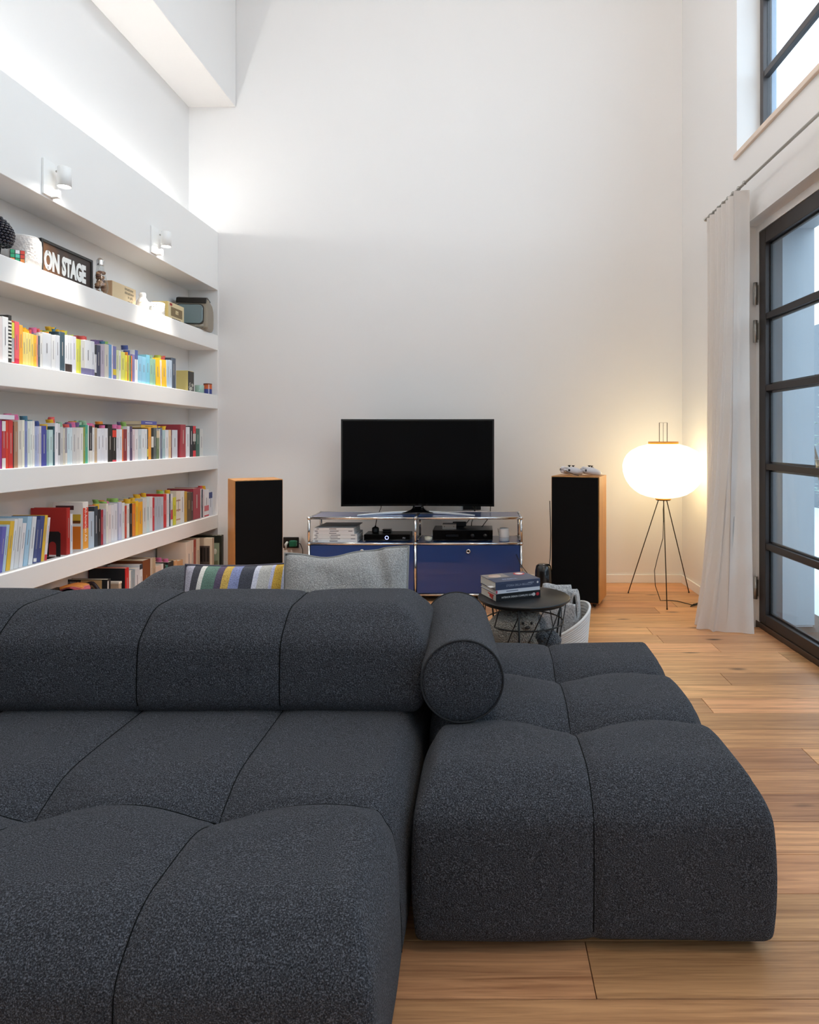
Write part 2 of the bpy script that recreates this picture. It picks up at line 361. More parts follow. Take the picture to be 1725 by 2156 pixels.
# cove light strip lying on top of the bookcase
m = MB(); m.box(NB+.035, NB+.06, S0+.1, -.22, 2.7795, 2.793)
st = tag(build('led_strip', m, [emit('led_light', (1, .975, .93, 1), LED_STR)], M=ML), 'white LED strip hidden on top of the bookcase', 'light strip')
# wall spots
WH = mat('F2F2F0', .45, name='white_lacquer')
def spot(s, label):
    t = thing('wall_spotlight', label, 'wall light', M=LM(0, s, 2.33), group='spotlights on the bookcase fascia')
    boxo('back_plate', (0.0005, .012, 0, .085, 0, .172), WH, t, .002)
    b = MB(); b.box(.012, .05, .048, .07, -.004, .034); build('bracket', b, WH, t, bevel=.002)
    k = MB(); k.ball((.034, .062, .128), .006); build('pivot_screw', k, STEEL, t)
    c = MB(); c.lathe([(.0, .0945), (.029, .0945), (.031, .0925), (.031, 0), (.028, 0), (.028, .012)], 28, c=(.072, .062, .052), close=False); build('lamp_tube', c, WH, t)
    d = MB(); d.lathe([(0, 0), (.0278, 0)], 24, c=(.072, .062, .057), close=False); build('lens', d, [emit('spot_lens', (1, .97, .92, 1), 30)], t)
    l = bpy.data.lights.new('spot_bulb', 'SPOT'); l.energy = SPOT_W; l.spot_size = R(78); l.spot_blend = .8; l.shadow_soft_size = .018; l.color = (1, .94, .84)
    o = bpy.data.objects.new('spot_bulb', l); C.objects.link(o); o.parent = t; o.location = (.072, .062, .045); o.rotation_euler = (0, R(-12), 0)
spot(sL(87, 0), 'white cylinder wall spotlight nearer the viewer, above the sign'); spot(sL(316, 0), 'white cylinder wall spotlight farther back, above the mug')

# ---- objects on the top shelf
ZA = SH['A']
def on(d, s, z, name, label, cat, rz=0.): return thing(name, label, cat, M=LM(d, s, z, rz))
t = on(-.09, sL(-6, -.09), ZA, 'pinecone_ornament', 'glossy midnight-blue pinecone ornament on a stem at the left of the top shelf', 'ornament')
m = MB(); m.lathe([(0, 0), (.04, 0), (.042, .006), (.018, .014), (.012, .03), (.016, .06), (.02, .07)], 24); build('stem', m, mat('191826', .15, coat=.5), t)
m = MB(); m.lathe([(.01, .062), (.05, .075), (.06, .105), (.055, .14), (.038, .175), (.01, .2), (0, .203)], 24)
for j in range(11):
    f = j/10; z = .072+f*.122; rad = .061*math.sin(math.pi*(.26+.68*f))**.8
    n = max(6, int(24*rad/.061))
    for k in range(n):
        a = 2*math.pi*(k+.5*(j % 2))/n; m.ball((rad*math.cos(a), rad*math.sin(a), z), .0095, 7, 4, sc=(1.1, 1, .75))
build('cone', m, mat('191826', .15, coat=.5), t)
t = on(-.1, sL(53, -.1), ZA, 'textured_vase', 'squat white vase with a hammered silvery surface, behind the puzzle cube', 'vase')
def hv():
    m, nt, b, N, L = nmat('hammered_glaze'); b.inputs['Base Color'].default_value = lin('CFC8C4'); b.inputs['Roughness'].default_value = .35
    v = N('ShaderNodeTexVoronoi'); v.inputs['Scale'].default_value = 95; tc = N('ShaderNodeTexCoord'); L(tc.outputs['Object'], v.inputs[0])
    bp = N('ShaderNodeBump'); bp.inputs['Strength'].default_value = .7; bp.inputs['Distance'].default_value = .004; L(v.outputs['Distance'], bp.inputs['Height']); L(bp.outputs[0], b.inputs['Normal']); return m
m = MB(); m.lathe([(0, 0), (.055, 0), (.066, .01), (.069, .06), (.069, .12), (.066, .148), (.058, .158), (.05, .16), (.048, .15), (.05, .12), (.05, .02), (0, .015)], 40); build('body', m, hv(), t)
m = MB(); m.tube([(.054*math.cos(a/20*math.pi), .054*math.sin(a/20*math.pi), .16) for a in range(40)], .004, 8, closed=True); build('rim', m, mat('EDEAE6', .4), t)
t = on(-.04, sL(36, -.04), ZA, 'puzzle_cube', 'colourful twisty puzzle cube in front of the white vase', 'puzzle cube', R(38))
boxo('core', (-.0285, .0285, -.0285, .0285, 0, .057), mat('121212', .4), t, .002)
G_, W_, R_, O_, Y_, T_, S_ = '1FA06C', 'F2F2F2', 'E03A20', 'F08A3C', 'F5D44A', '57C9B0', 'F29A80'
left = [[O_, G_, O_], [G_, T_, R_], [G_, W_, R_]]; right = [[T_, Y_, S_], [T_, O_, W_], [Y_, T_, T_]]
for j in range(3):
    for i in range(3):
        a = -.027+.019*i-.0; z = .0015+.019*j
        boxo('sticker', (a+.0005, a+.0165, -.0293, -.0284, z, z+.016), mat(left[j][i], .35), t)
        boxo('sticker', (.0284, .0293, a+.0005, a+.0165, z, z+.016), mat(right[j][i], .35), t)
# sign
s0, s1 = sL(87.5, -.073), sL(196, -.073); w = s1-s0; h = .186
t = on(-.073, (s0+s1)/2, ZA, 'light_box_sign', 'dark metal light box sign reading ON STAGE', 'sign')
fm = mat('4A4A47', .4, .3, name='zinc_frame'); b = .014
m = MB(); m.box(-.115, -.012, -w/2, w/2, 0, h); build('case', m, fm, t, bevel=.002)
m = MB()
for bx in ((-.012, 0, -w/2, -w/2+b, 0, h), (-.012, 0, w/2-b, w/2, 0, h), (-.012, 0, -w/2+b, w/2-b, 0, b), (-.012, 0, -w/2+b, w/2-b, h-b, h)): m.box(*bx)
build('front_frame', m, mat('2E2D2C', .4, .2), t, bevel=.001)
def rust():
    m, nt, b, N, L = nmat('rusty_face'); tc = N('ShaderNodeTexCoord'); n = N('ShaderNodeTexNoise'); n.inputs['Scale'].default_value = 7; n.inputs['Detail'].default_value = 6; L(tc.outputs['Object'], n.inputs[0])
    sx = N('ShaderNodeSeparateXYZ'); L(tc.outputs['Object'], sx.inputs[0]); ad = N('ShaderNodeMath'); ad.operation = 'MULTIPLY_ADD'; ad.inputs[1].default_value = -1.3; L(sx.outputs[1], ad.inputs[0]); L(n.outputs['Fac'], ad.inputs[2])
    r = N('ShaderNodeValToRGB'); r.color_ramp.elements[0].position = .45; r.color_ramp.elements[0].color = lin('3B302C'); r.color_ramp.elements[1].position = .85; r.color_ramp.elements[1].color = lin('8A5A34')
    L(ad.outputs[0], r.inputs[0]); L(r.outputs[0], b.inputs['Base Color']); b.inputs['Roughness'].default_value = .5; return m
boxo('face', (-.011, -.007, -w/2+b, w/2-b, b, h-b), rust(), t)
text('lettering', 'ON', .125, mat('F0F0EE', .5), t, SIDE((-.0062, -w/2+.028, .047)), xs=.60, offset=.007)
text('lettering', 'STAGE', .125, mat('F0F0EE', .5), t, SIDE((-.0062, -w/2+.168, .047)), xs=.545, offset=.007)
for yy, za, zb in ((-w/2+.057, .044, .058), (-w/2+.057, .122, .142)): boxo('stencil_bridge', (-.007, -.0048, yy-.0022, yy+.0022, za, zb), mat('55453C', .6), t)
# bulb bottle
t = on(-.06, sL(211, -.06), ZA, 'bulb_bottle', 'glass light-bulb shaped jar of brown shells beside the sign', 'jar')
m = MB(); m.lathe([(0, .001), (.026, .002), (.038, .02), (.042, .045), (.039, .07), (.030, .105), (.022, .135), (.0185, .165), (.0185, .172)], 32, close=False); build('glass_globe', m, CLEAR, t)
m = MB(); m.lathe([(.019, .168), (.0205, .172), (.0185, .176), (.0205, .18), (.0185, .184), (.0205, .188), (.0185, .192), (.0205, .196), (.018, .2), (.012, .208), (.006, .212), (0, .212)], 24); build('screw_cap', m, CHROME, t)
q = random.Random(2); 
for k in range(30):
    z = .013+q.random()*.12; rm = .034 if z < .07 else .020; a = q.uniform(0, 6.28); rad = rm*(.35+.55*q.random())
    m = MB(); m.ball((rad*math.cos(a), rad*math.sin(a), z), .013, 8, 6, sc=(1.2, .9, .8), M=Matrix.Rotation(q.uniform(0, 3), 4, 'X')); build('shell', m, mat(q.choice(['8A6248', 'A67B58', '6E4A38', 'B98E6A']), .5), t)
# brick
s0, s1 = sL(236, -.07), sL(286, -.07); w = s1-s0
t = on(-.07, (s0+s1)/2, ZA, 'printed_brick', 'beige brick with black print standing on the top shelf', 'brick')
boxo('body', (-.055, 0, -w/2, w/2, 0, .118), mat('C9A27C', .85), t, .002)
boxo('face_skin', (0, .001, -w/2+.002, w/2-.002, .002, .116), mat('CDB895', .8), t)
for i, sline in enumerate(('èmattone', 'èlmattone', 'in più', 'non c’è')):
    text('print', sline, .026 if i < 3 else .018, mat('3A342E', .8), t, SIDE((.0012, w/2-.128+(.035 if i > 1 else 0), .092-.0235*i)), extrude=.0002, xs=.95)
# white figurine
t = on(-.06, sL(300, -.06), ZA, 'bird_figurine', 'small glossy white ceramic figurine between brick and mug', 'figurine', R(-20))
m = MB(); m.lathe([(0, 0), (.03, 0), (.038, .012), (.04, .035), (.034, .06), (.022, .08), (.019, .088), (.022, .1), (.018, .113), (0, .118)], 28); build('body', m, mat('F4F1EA', .15, coat=.6), t)
m = MB(); m.prism([(0, 0), (.035, .012), (.04, .03), (.005, .035)], -.012, .012, M=basis((0, 1, 0), (0, 0, 1), (1, 0, 0), (0, .03, .03))); build('tail', m, mat('F4F1EA', .15, coat=.6), t, bevel=.005, seg=3)
m = MB(); m.lathe([(.006, 0), (0, .02)], 12, M=Matrix.Translation((.02, -.022, .05)) @ Matrix.Rotation(R(100), 4, 'X')); build('beak', m, mat('E8C890', .3), t)
# mug
t = on(-.05, sL(331, -.05), ZA, 'dotted_mug', 'white mug with rows of small black dots beside the radio', 'mug')
m = MB(); m.lathe([(0, 0), (.042, 0), (.046, .004), (.047, .08), (.0455, .082), (.043, .08), (.042, .008), (0, .006)], 36); build('body', m, mat('F3F1EC', .25, coat=.4), t)
m = MB()
for j in range(2):
    for k in range(16):
        a = 2*math.pi*k/16; Mx = Matrix.Rotation(a, 4, 'Z') @ Matrix.Translation((.0468, 0, .064-.014*j)) @ Matrix.Rotation(R(90), 4, 'Y'); m.lathe([(0, .0012), (.0022, .0012), (.0022, 0)], 8, M=Mx, close=False)
build('dots', m, mat('3A3A3A', .5), t)
m = MB(); m.tube([(-.045*math.cos(.6), .045*math.sin(.6)+.0, .065), (-.055, .05, .06), (-.058, .052, .04), (-.05, .045, .022), (-.036, .03, .018)], .005, 8); build('handle', m, mat('F3F1EC', .25, coat=.4), t)
# radio
s0, s1 = sL(355, -.05), sL(388, -.05); w = s1-s0
t = on(-.05, (s0+s1)/2, ZA, 'vintage_radio', 'cream vintage radio with slotted brown grille next to the old television', 'radio')
CR = mat('D8C69C', .45); boxo('case', (-.118, -.006, -w/2, w/2, .004, .13), mat('D9BE78', .5), t, .006); boxo('front_panel', (-.006, 0, -w/2+.003, w/2-.003, .006, .128), CR, t, .002)
boxo('badge', (0, .0015, -w/2+.018, -w/2+.05, .104, .12), mat('A3282A', .4), t)
gx = boxo('grille_field', (0, .0008, -w/2+.032, w/2-.03, .034, .098), mat('B9A47A', .6), t)
for k in range(9): boxo('grille_slot', (.0008, .0018, -w/2+.036, w/2-.034, .037+k*.0068, .0405+k*.0068), mat('5A4630', .7), t)
boxo('tuner_plate', (.0018, .004, -.02, .02, .054, .08), CR, t, .002); k = MB(); k.lathe([(.010, 0), (.010, .003), (0, .004)], 20, M=Matrix.Translation((.004, 0, .067)) @ Matrix.Rotation(R(90), 4, 'Y')); build('tuner_knob', k, mat('C8B288', .4), t)
for k in range(5): boxo('push_button', (0, .004, -w/2+.05+k*.026, -w/2+.066+k*.026, .012, .022), mat('4A3C2C', .5), t, .001)
m = MB()
for a in (-.07, .07): m.box(-.1, -.02, a-.01, a+.01, 0, .004)
build('foot', m, BLACK, t)
# old television
t = on(-.095, sL(407, -.095)+.02, ZA, 'vintage_television', 'rounded taupe vintage portable television at the end of the top shelf', 'television', R(10))
prof = [(-.10, .02), (-.088, .0), (.07, .0), (.1, .03), (.11, .11), (.1, .17), (.06, .21), (-.05, .235), (-.075, .225), (-.09, .2)]
TP = mat('8C8272', .4); m = MB(); m.prism([(x, z) for x, z in prof], -.118, .118, M=basis((0, 1, 0), (0, 0, 1), (1, 0, 0), (0, 0, 0)))
build('case', m, TP, t, bevel=.018, seg=4)
SCR = basis((1, 0, 0), (0, .055, .9985), (0, -.9985, .055), (-.008, -.0955, .115))
def rrect(w, h, r, n=6):
    out = []
    for cx, cy, a0 in ((w/2-r, h/2-r, 0), (-w/2+r, h/2-r, 90), (-w/2+r, -h/2+r, 180), (w/2-r, -h/2+r, 270)):
        for k in range(n+1): a = R(a0+90*k/n); out.append((cx+r*math.cos(a), cy+r*math.sin(a)))
    return out
m = MB(); m.prism(rrect(.2, .155, .03), -.003, .003, M=SCR); build('screen_surround', m, mat('3A3833', .4), t, bevel=.002)
m = MB(); m.prism(rrect(.186, .14, .028), .003, .012, M=SCR); build('screen', m, mat('6E8286', .08, coat=1.), t, bevel=.009, seg=4)
m = MB(); m.prism([(-.1, .2), (-.085, .238), (-.05, .25), (.04, .236), (.045, .225), (-.05, .238), (-.078, .225), (-.092, .196)], -.108, .108, M=basis((0, 1, 0), (0, 0, 1), (1, 0, 0), (0, 0, 0))); build('visor_handle', m, mat('1D1B18', .35), t, bevel=.004)
m = MB(); m.prism(rrect(.06, .02, .005), 0, .004, M=basis((1, 0, 0), (0, 0, 1), (0, -1, 0), (.06, -.094, .022))); build('control_panel', m, mat('20201F', .4), t)
m = MB(); m.tube([(.03, -.099, .012), (.09, -.099, .012), (.09, -.099, .033), (.03, -.099, .033)], .0018, 6, closed=True); build('chrome_trim', m, CHROME, t)
# ================================================================ books
SHN = {'B': 'second shelf', 'C': 'third shelf', 'D': 'fourth shelf', 'E': 'bottom shelf'}
BOOKS = []
NOTE = {'y': 'F2BE2E', 'o': 'F39A3A', 'r': 'E8625E', 'p': 'E87AA8', 'v': '7A6494', 'g': '9CC86A', 'l': 'D3D95A', 't': '4E7F96', 'b': '5566A8', 'm': 'A8CFAE'}
rb = random.Random(11)
def book(shelf, u0, u1, vt, col, cname, bands=(), notes='', depth=None, inset=.014, lean=0., kind='paperback', title=None, hmin=.09):
    s0, s1 = sL(u0, -inset), sL(u1, -inset); w = s1-s0-.0006; s = (s0+s1)/2; zb = SH[shelf]
    h = zv(vt, YB+s)-zb; h = max(hmin, min(h, .335)); dp = depth or min(.205, max(.11, h*.68+rb.uniform(-.01, .01)))
    m = MB(); t = min(.0022 if kind != 'paperback' else .0009, w*.2)
    m.box(-t, 0, -w/2, w/2, 0, h); m.box(-dp, -t, -w/2, -w/2+t, 0, h); m.box(-dp, -t, w/2-t, w/2, 0, h)
    M = LM(-inset, s, zb)
    if lean: M = M @ Matrix.Rotation(R(-lean), 4, 'X')
    o = build('book', m, mat(col, .5), M=M); b = o.modifiers.new('bevel', 'BEVEL'); b.width = min(.0015, t*.45); b.segments = 1
    p = MB(); pi = .003 if kind != 'paperback' else .0006; p.box(-dp+pi, -t, -w/2+t, w/2-t, pi, h-pi); build('pages', p, mat('E9DFCB', .85), o)
    for (bc_, f0, f1) in bands: boxo('spine_band', (0, .0004, -w/2, w/2, f0*h, f1*h), mat(bc_, .5), o)
    if title is None and w > .009: title = '85858B' if sum(lin(col)[:3]) > .9 else 'BDBAB2'
    if title:
        a = rb.uniform(.3, .45); f = rb.uniform(.68, .85); boxo('spine_print', (.0004, .0007, -w*.06, w*.05, a*h, f*h), mat(title, .6), o)
    for k, c in enumerate(notes):
        a = rb.uniform(-.6, .6)*w/2; d0 = -.01-rb.random()*.05; ww = rb.uniform(.028, .045); hh = rb.uniform(.016, .03); q = MB()
        tl = rb.uniform(-.5, .5)
        q.grid(lambda i, j: (d0-ww*i, a+(j*j)*hh*tl, h-.012+j*(hh+.012)), 1, 4)
        n = build('sticky_note', q, mat(NOTE[c], .7), o); sm = n.modifiers.new('solid', 'SOLIDIFY'); sm.thickness = .0006*3
    BOOKS.append((shelf, u0, o, cname, kind)); return o, w, h, dp
def row(shelf, ox, sx, oy, items, **kw):
    for it in items:
        a, b, t, col, nm = it[:5]; o = dict(it[5]) if len(it) > 5 else {}
        book(shelf, ox+a*sx, ox+b*sx, oy+t*sx, col, nm, **{**kw, **o})
z2, z3 = 240/1725, 260/1725; z7 = 300/1725
PY = 'EBD67C'
row('B', 0, z2, 640, [
 (-60, 36, 195, 'E6DADA', 'pinkish white'), (36, 125, 195, 'EDEDED', 'thick white'), (125, 175, 170, '2B2A28', 'tall black', {'bands': [('E8E6DE', .1+.075*i, .135+.075*i) for i in range(11)], 'title': ''}),
 (177, 216, 280, 'B9BEC2', 'grey', {'bands': [('D9D64A', .62, 1.), ('E05848', 0, .04)]}), (222, 290, 268, 'E8616A', 'coral', {'notes': 'rro', 'bands': [('D8304E', 0, .13)]}),
 (290, 345, 320, 'F2A83A', 'orange', {'notes': 'oo'}), (345, 388, 425, PY, 'pale yellow'), (388, 428, 435, 'F0DC88', 'cream yellow'), (428, 470, 445, PY, 'pale yellow', {'notes': 'yyy'}), (470, 510, 455, 'E9CE66', 'yellow', {'notes': 'yyy'}),
 (510, 552, 470, 'F3B437', 'amber', {'notes': 'yr'}), (552, 574, 478, 'E69A80', 'thin salmon', {'notes': 'rv'}), (575, 606, 480, '55606E', 'blue grey', {'notes': 'rv'}), (606, 645, 445, 'D2D2D0', 'light grey', {'notes': 'rp'}),
 (645, 775, 440, 'CDD0D6', 'very thick pale grey', {'notes': 'rop', 'kind': 'hardback'}), (778, 838, 470, 'D9DADC', 'pale grey', {'notes': 'yo'}), (838, 906, 476, 'CFD2D9', 'silver grey', {'notes': 'lg'}),
 (908, 982, 425, '3D5360', 'dark slate', {'notes': 'tyy', 'kind': 'hardback'}), (984, 1020, 470, 'E4E6EA', 'white', {'bands': [('3A2C2A', 0, .22)], 'notes': 'y'}), (1020, 1055, 474, 'E4E6EA', 'white', {'bands': [('3A2C2A', 0, .22)], 'notes': 'y'}), (1055, 1090, 478, 'DDE0E6', 'white', {'bands': [('3A2C2A', 0, .22)]}),
 (1092, 1152, 490, 'DCDCE8', 'lavender white', {'notes': 'll'}), (1154, 1196, 528, 'D8D65A', 'lime yellow', {'notes': 'l'}), (1196, 1224, 535, 'C8CB4A', 'lime', {'notes': 'g'}),
 (1226, 1286, 545, 'D9D7D0', 'greyish white', {'bands': [('77739C', 0, .19)], 'notes': 'r'}), (1286, 1382, 550, 'E2E4E8', 'thick white', {'bands': [('77739C', 0, .19)], 'notes': 'rr'}), (1384, 1430, 565, 'D9DCE3', 'white', {'bands': [('77739C', 0, .19)], 'notes': 'rr'}),
 (1432, 1462, 620, 'D8D8DA', 'white', {'bands': [('33343C', .7, 1), ('33343C', 0, .12)], 'notes': 'r'}), (1464, 1522, 625, '44485E', 'dark navy', {'notes': 'v'}), (1524, 1582, 615, 'B9AEBE', 'mauve', {'notes': 'vv'}),
 (1584, 1646, 612, 'D6D2C8', 'beige', {'notes': 'vt'}), (1647, 1690, 613, '6FA3D2', 'sky blue', {'notes': 'v'})])
row('B', 220, z3, 680, [
 (100, 119, 300, 'E8DCE0', 'thin pinkish'), (119, 165, 325, '7F80B8', 'violet', {'bands': [('E3C83A', .13, .31)], 'notes': 'g'}), (166, 200, 380, 'DADFAE', 'pale lime'), (201, 230, 385, 'E6E4DC', 'white', {'title': '3A3A3A'}), (231, 287, 405, 'DDDD6C', 'lime yellow', {'notes': 'g'}),
 (289, 320, 450, 'EBDD3A', 'bright yellow', {'notes': 'gg'}), (320, 335, 452, 'C9803A', 'thin orange', {'notes': 'g'}), (336, 351, 453, 'D8D84E', 'thin yellow'), (352, 370, 455, '3F7F58', 'thin green', {'notes': 'o'}), (371, 388, 460, 'F0823C', 'thin orange', {'notes': 'o'}),
 (389, 422, 440, '8A80B4', 'purple', {'notes': 'b'}), (424, 466, 380, 'EEF0F2', 'white', {'bands': [('4A5C9A', .72, 1)], 'notes': 'b'}), (467, 522, 460, '8FC3E0', 'light blue'), (524, 580, 475, '8CC6E2', 'light blue'), (581, 634, 447, '7FC4DC', 'bright sky blue'),
 (636, 680, 498, '94BFA8', 'sage green', {'notes': 'm'}), (681, 714, 504, '8FBBA6', 'sage', {'notes': 'm'}), (722, 786, 490, 'F2C21E', 'deep yellow', {'lean': -5}), (788, 800, 520, 'E4D9CE', 'thin white'), (808, 870, 515, 'F0BE2C', 'golden yellow', {'lean': -3, 'notes': 'll'}),
 (872, 906, 518, 'A9BFD2', 'pale blue', {'notes': 'lr'}), (907, 944, 520, 'B4C4D6', 'greyish blue', {'notes': 'rr'}), (946, 996, 490, '46505F', 'dark slate', {'kind': 'hardback'})])
row('C', 0, z2, 860, [
 (-55, 26, 180, '9A3C86', 'magenta'), (30, 85, 190, 'C43A40', 'red', {'bands': [('E8E4E0', .79, 1.), ('E8E4E0', 0, .22)]}), (86, 127, 180, 'D8402E', 'orange red'), (130, 197, 182, 'CF3A38', 'scarlet', {'kind': 'hardback'}), (199, 211, 260, '4A3634', 'thin dark brown'),
 (213, 271, 200, 'AE8468', 'tan', {'notes': 'p'}), (272, 335, 176, 'D6D0C6', 'beige', {'notes': 'ppp'}), (336, 373, 175, 'EBE8D8', 'cream', {'notes': 'p'}), (376, 414, 190, '8792C4', 'periwinkle'), (416, 455, 190, 'DCE4DE', 'pale mint'), (456, 490, 190, 'E0E6E2', 'whitish'), (491, 526, 190, 'E8E6E2', 'white', {'notes': 't'}),
 (528, 560, 268, 'A9B4D6', 'lavender blue', {'notes': 't'}), (561, 590, 270, 'B9BEDC', 'pale lavender', {'notes': 't'}), (591, 626, 268, 'D2CFD2', 'grey', {'notes': 'tt'}), (628, 703, 262, '4A4E9C', 'indigo', {'notes': 'b'}), (705, 740, 325, '8FB0B0', 'dusty teal', {'notes': 'y'}), (741, 802, 322, 'BBD4D4', 'pale teal', {'notes': 'y'}),
 (804, 830, 270, '2F5562', 'dark teal'), (832, 880, 220, 'EAE8EE', 'white', {'notes': 'rry'}), (881, 911, 230, 'D8D8DC', 'white', {'bands': [('6E7076', .24, .78)], 'notes': 'y'}), (912, 955, 278, 'C4C4C4', 'grey', {'notes': 'v'}), (957, 985, 300, 'CFC9BA', 'beige'), (986, 1017, 295, '9A97A0', 'mid grey', {'bands': [('E2DED6', 0, .32)]}),
 (1019, 1060, 288, 'C8DCE4', 'pale blue', {'notes': 'm'}), (1061, 1095, 290, 'D2E0E6', 'icy blue'), (1097, 1155, 288, 'CFCFCF', 'light grey', {'notes': 'r'}), (1156, 1210, 288, 'D6D4D2', 'grey', {'notes': 'v'}), (1211, 1260, 288, 'E2E2DE', 'white', {'notes': 'vp'}), (1262, 1291, 280, '8E9A4A', 'olive', {'notes': 'v'}), (1292, 1330, 250, '4FA88E', 'teal green', {'notes': 'o'}), (1331, 1345, 252, 'E6ECE8', 'thin white', {'notes': 'm'}),
 (1347, 1397, 265, '3A3A40', 'charcoal', {'bands': [('E0DDD6', 0, .34)], 'notes': 'm'}), (1400, 1430, 288, 'E6E6E6', 'white'), (1431, 1470, 290, 'C2A98A', 'tan', {'notes': 'p'}), (1472, 1530, 300, 'E0E2EA', 'white', {'notes': 'pp'}), (1531, 1580, 300, 'DCDEE6', 'white', {'notes': 'po'}), (1581, 1632, 300, 'E0E0E6', 'white', {'notes': 'p'})])
row('C', 220, z3, 860, [
 (46, 110, 222, '2A2724', 'thick black', {'kind': 'hardback', 'notes': 'o'}), (112, 166, 280, '24231F', 'black', {'bands': [('D8402E', .74, .95), ('C83A4A', 0, .06)], 'notes': 'o'}), (168, 206, 290, 'D9DCE4', 'white', {'notes': 'v'}), (207, 246, 290, 'E2E4EA', 'white', {'notes': 'vp'}), (248, 264, 288, 'E07A48', 'thin orange', {'notes': 'p'}), (265, 316, 290, '8E3438', 'dark red', {'notes': 'pg'}), (317, 353, 250, 'E4E2E8', 'white', {'notes': 'g'}), (355, 389, 250, '5A4C6C', 'dark purple', {'notes': 'v'}),
 (391, 426, 290, 'E0CDD2', 'pale pink', {'notes': 'l'}), (427, 471, 290, 'E4E2E4', 'white'), (474, 516, 288, 'C9D6DC', 'pale blue'), (517, 560, 286, 'DDE3E8', 'white'), (561, 598, 286, 'E0E4E8', 'white'), (600, 612, 290, '36342E', 'thin black', {'bands': [('E8DC4A', .1, .35)]}), (613, 652, 270, 'F0A63A', 'orange yellow'), (655, 686, 270, '2C2C2A', 'black', {'bands': [('E8E6E0', .38, .72)]}), (687, 726, 270, '5C6462', 'slate grey', {'notes': 'v'}),
 (728, 766, 312, '6B7F58', 'moss green', {'bands': [('D8C6A4', .75, 1)], 'notes': 'v'}), (767, 779, 285, 'E6E4E0', 'thin white', {'notes': 'v'}), (780, 808, 270, '6A7690', 'slate blue', {'notes': 'v'}), (809, 850, 300, 'A9C4C8', 'pale teal', {'notes': 'y'}), (851, 896, 300, 'DDE0E6', 'white', {'notes': 'y'}), (897, 930, 298, 'E2C7A0', 'cream', {'notes': 'p'}), (932, 944, 300, '7A4448', 'thin maroon'), (945, 1021, 300, 'CDD2DC', 'thick pale grey'),
 (1066, 1136, 225, 'A8404A', 'tall brick red', {'kind': 'binder', 'depth': .2}), (1141, 1191, 258, 'E0E4EA', 'white'), (1195, 1236, 250, '26242C', 'black', {'title': 'E8E8E8'}), (1237, 1276, 245, '201E1E', 'black', {'bands': [('D8343E', .76, 1), ('C8C4C0', .5, .75), ('D8343E', 0, .2)]}), (1280, 1330, 280, '41685C', 'dark green'), (1332, 1377, 285, 'D2D4D2', 'grey white')])
z6 = z2
row('D', 0, z6, 1040, [
 (-30, 30, 500, '6A68B8', 'violet blue'), (31, 78, 470, 'B8D0E0', 'pale blue'), (86, 148, 415, 'E8BE42', 'yellow'), (152, 200, 390, 'E2E6EA', 'white'), (205, 275, 375, 'DCE0E4', 'thick white'), (282, 340, 445, 'E4E4E8', 'white'), (350, 415, 345, 'A8CCE4', 'light blue'), (425, 490, 345, 'DDE4EA', 'icy white'), (500, 548, 395, '4A5888', 'navy', {'bands': [('E8E8E8', .04, .12)]}), (549, 615, 335, '3E4C84', 'dark blue'), (620, 662, 325, 'E3BA3C', 'mustard'), (668, 706, 360, 'E6E2EA', 'white', {'bands': [('C83A44', 0, .14)]})], lean=8, inset=.04)
row('D', 0, z6, 1040, [(1010, 1062, 210, 'B32A24', 'red', {'kind': 'binder', 'depth': .19}), (1064, 1100, 300, 'DDE2EA', 'white', {'title': '3E5A9A'})], inset=.035)
ao, aw, ah, ad = book('D', 1255*z6, 1336*z6, 1040+120*z6, 'ECEAE6', 'thick white and orange', bands=[('D8452E', .45, .88), ('EDA23A', .03, .45)], kind='boxed book', depth=.165, inset=.03, title='')
text('spine_lettering', 'All-American Ads', .030, mat('F6F4F0', .5), ao, UPV((.0006, -.008, ah-.03)), extrude=.0002, xs=.86)
for bx, cc, nm in (((-.15, -.012, .03, .50), 'E07A22', 'cover_panel'), ((-.15, -.012, .58, .75), 'D9B23A', 'cover_panel'), ((-.148, -.014, .56, .62), '8C4A24', 'cover_panel'), ((-.148, -.05, .84, .93), '4A2C30', 'cover_picture')):
    boxo(nm, (bx[0], bx[1], -aw/2-.0006, -aw/2, bx[2]*ah, bx[3]*ah), mat(cc, .5), ao)
text('cover_lettering', 'ng', .055, mat('F6F4F0', .5), ao, FRONT((-.118, -aw/2-.0008, ah*.37)), extrude=.0002, offset=.001)
text('cover_lettering', 'n', .055, mat('F6F4F0', .5), ao, FRONT((-.118, -aw/2-.0008, ah*.2)), extrude=.0002, offset=.001)
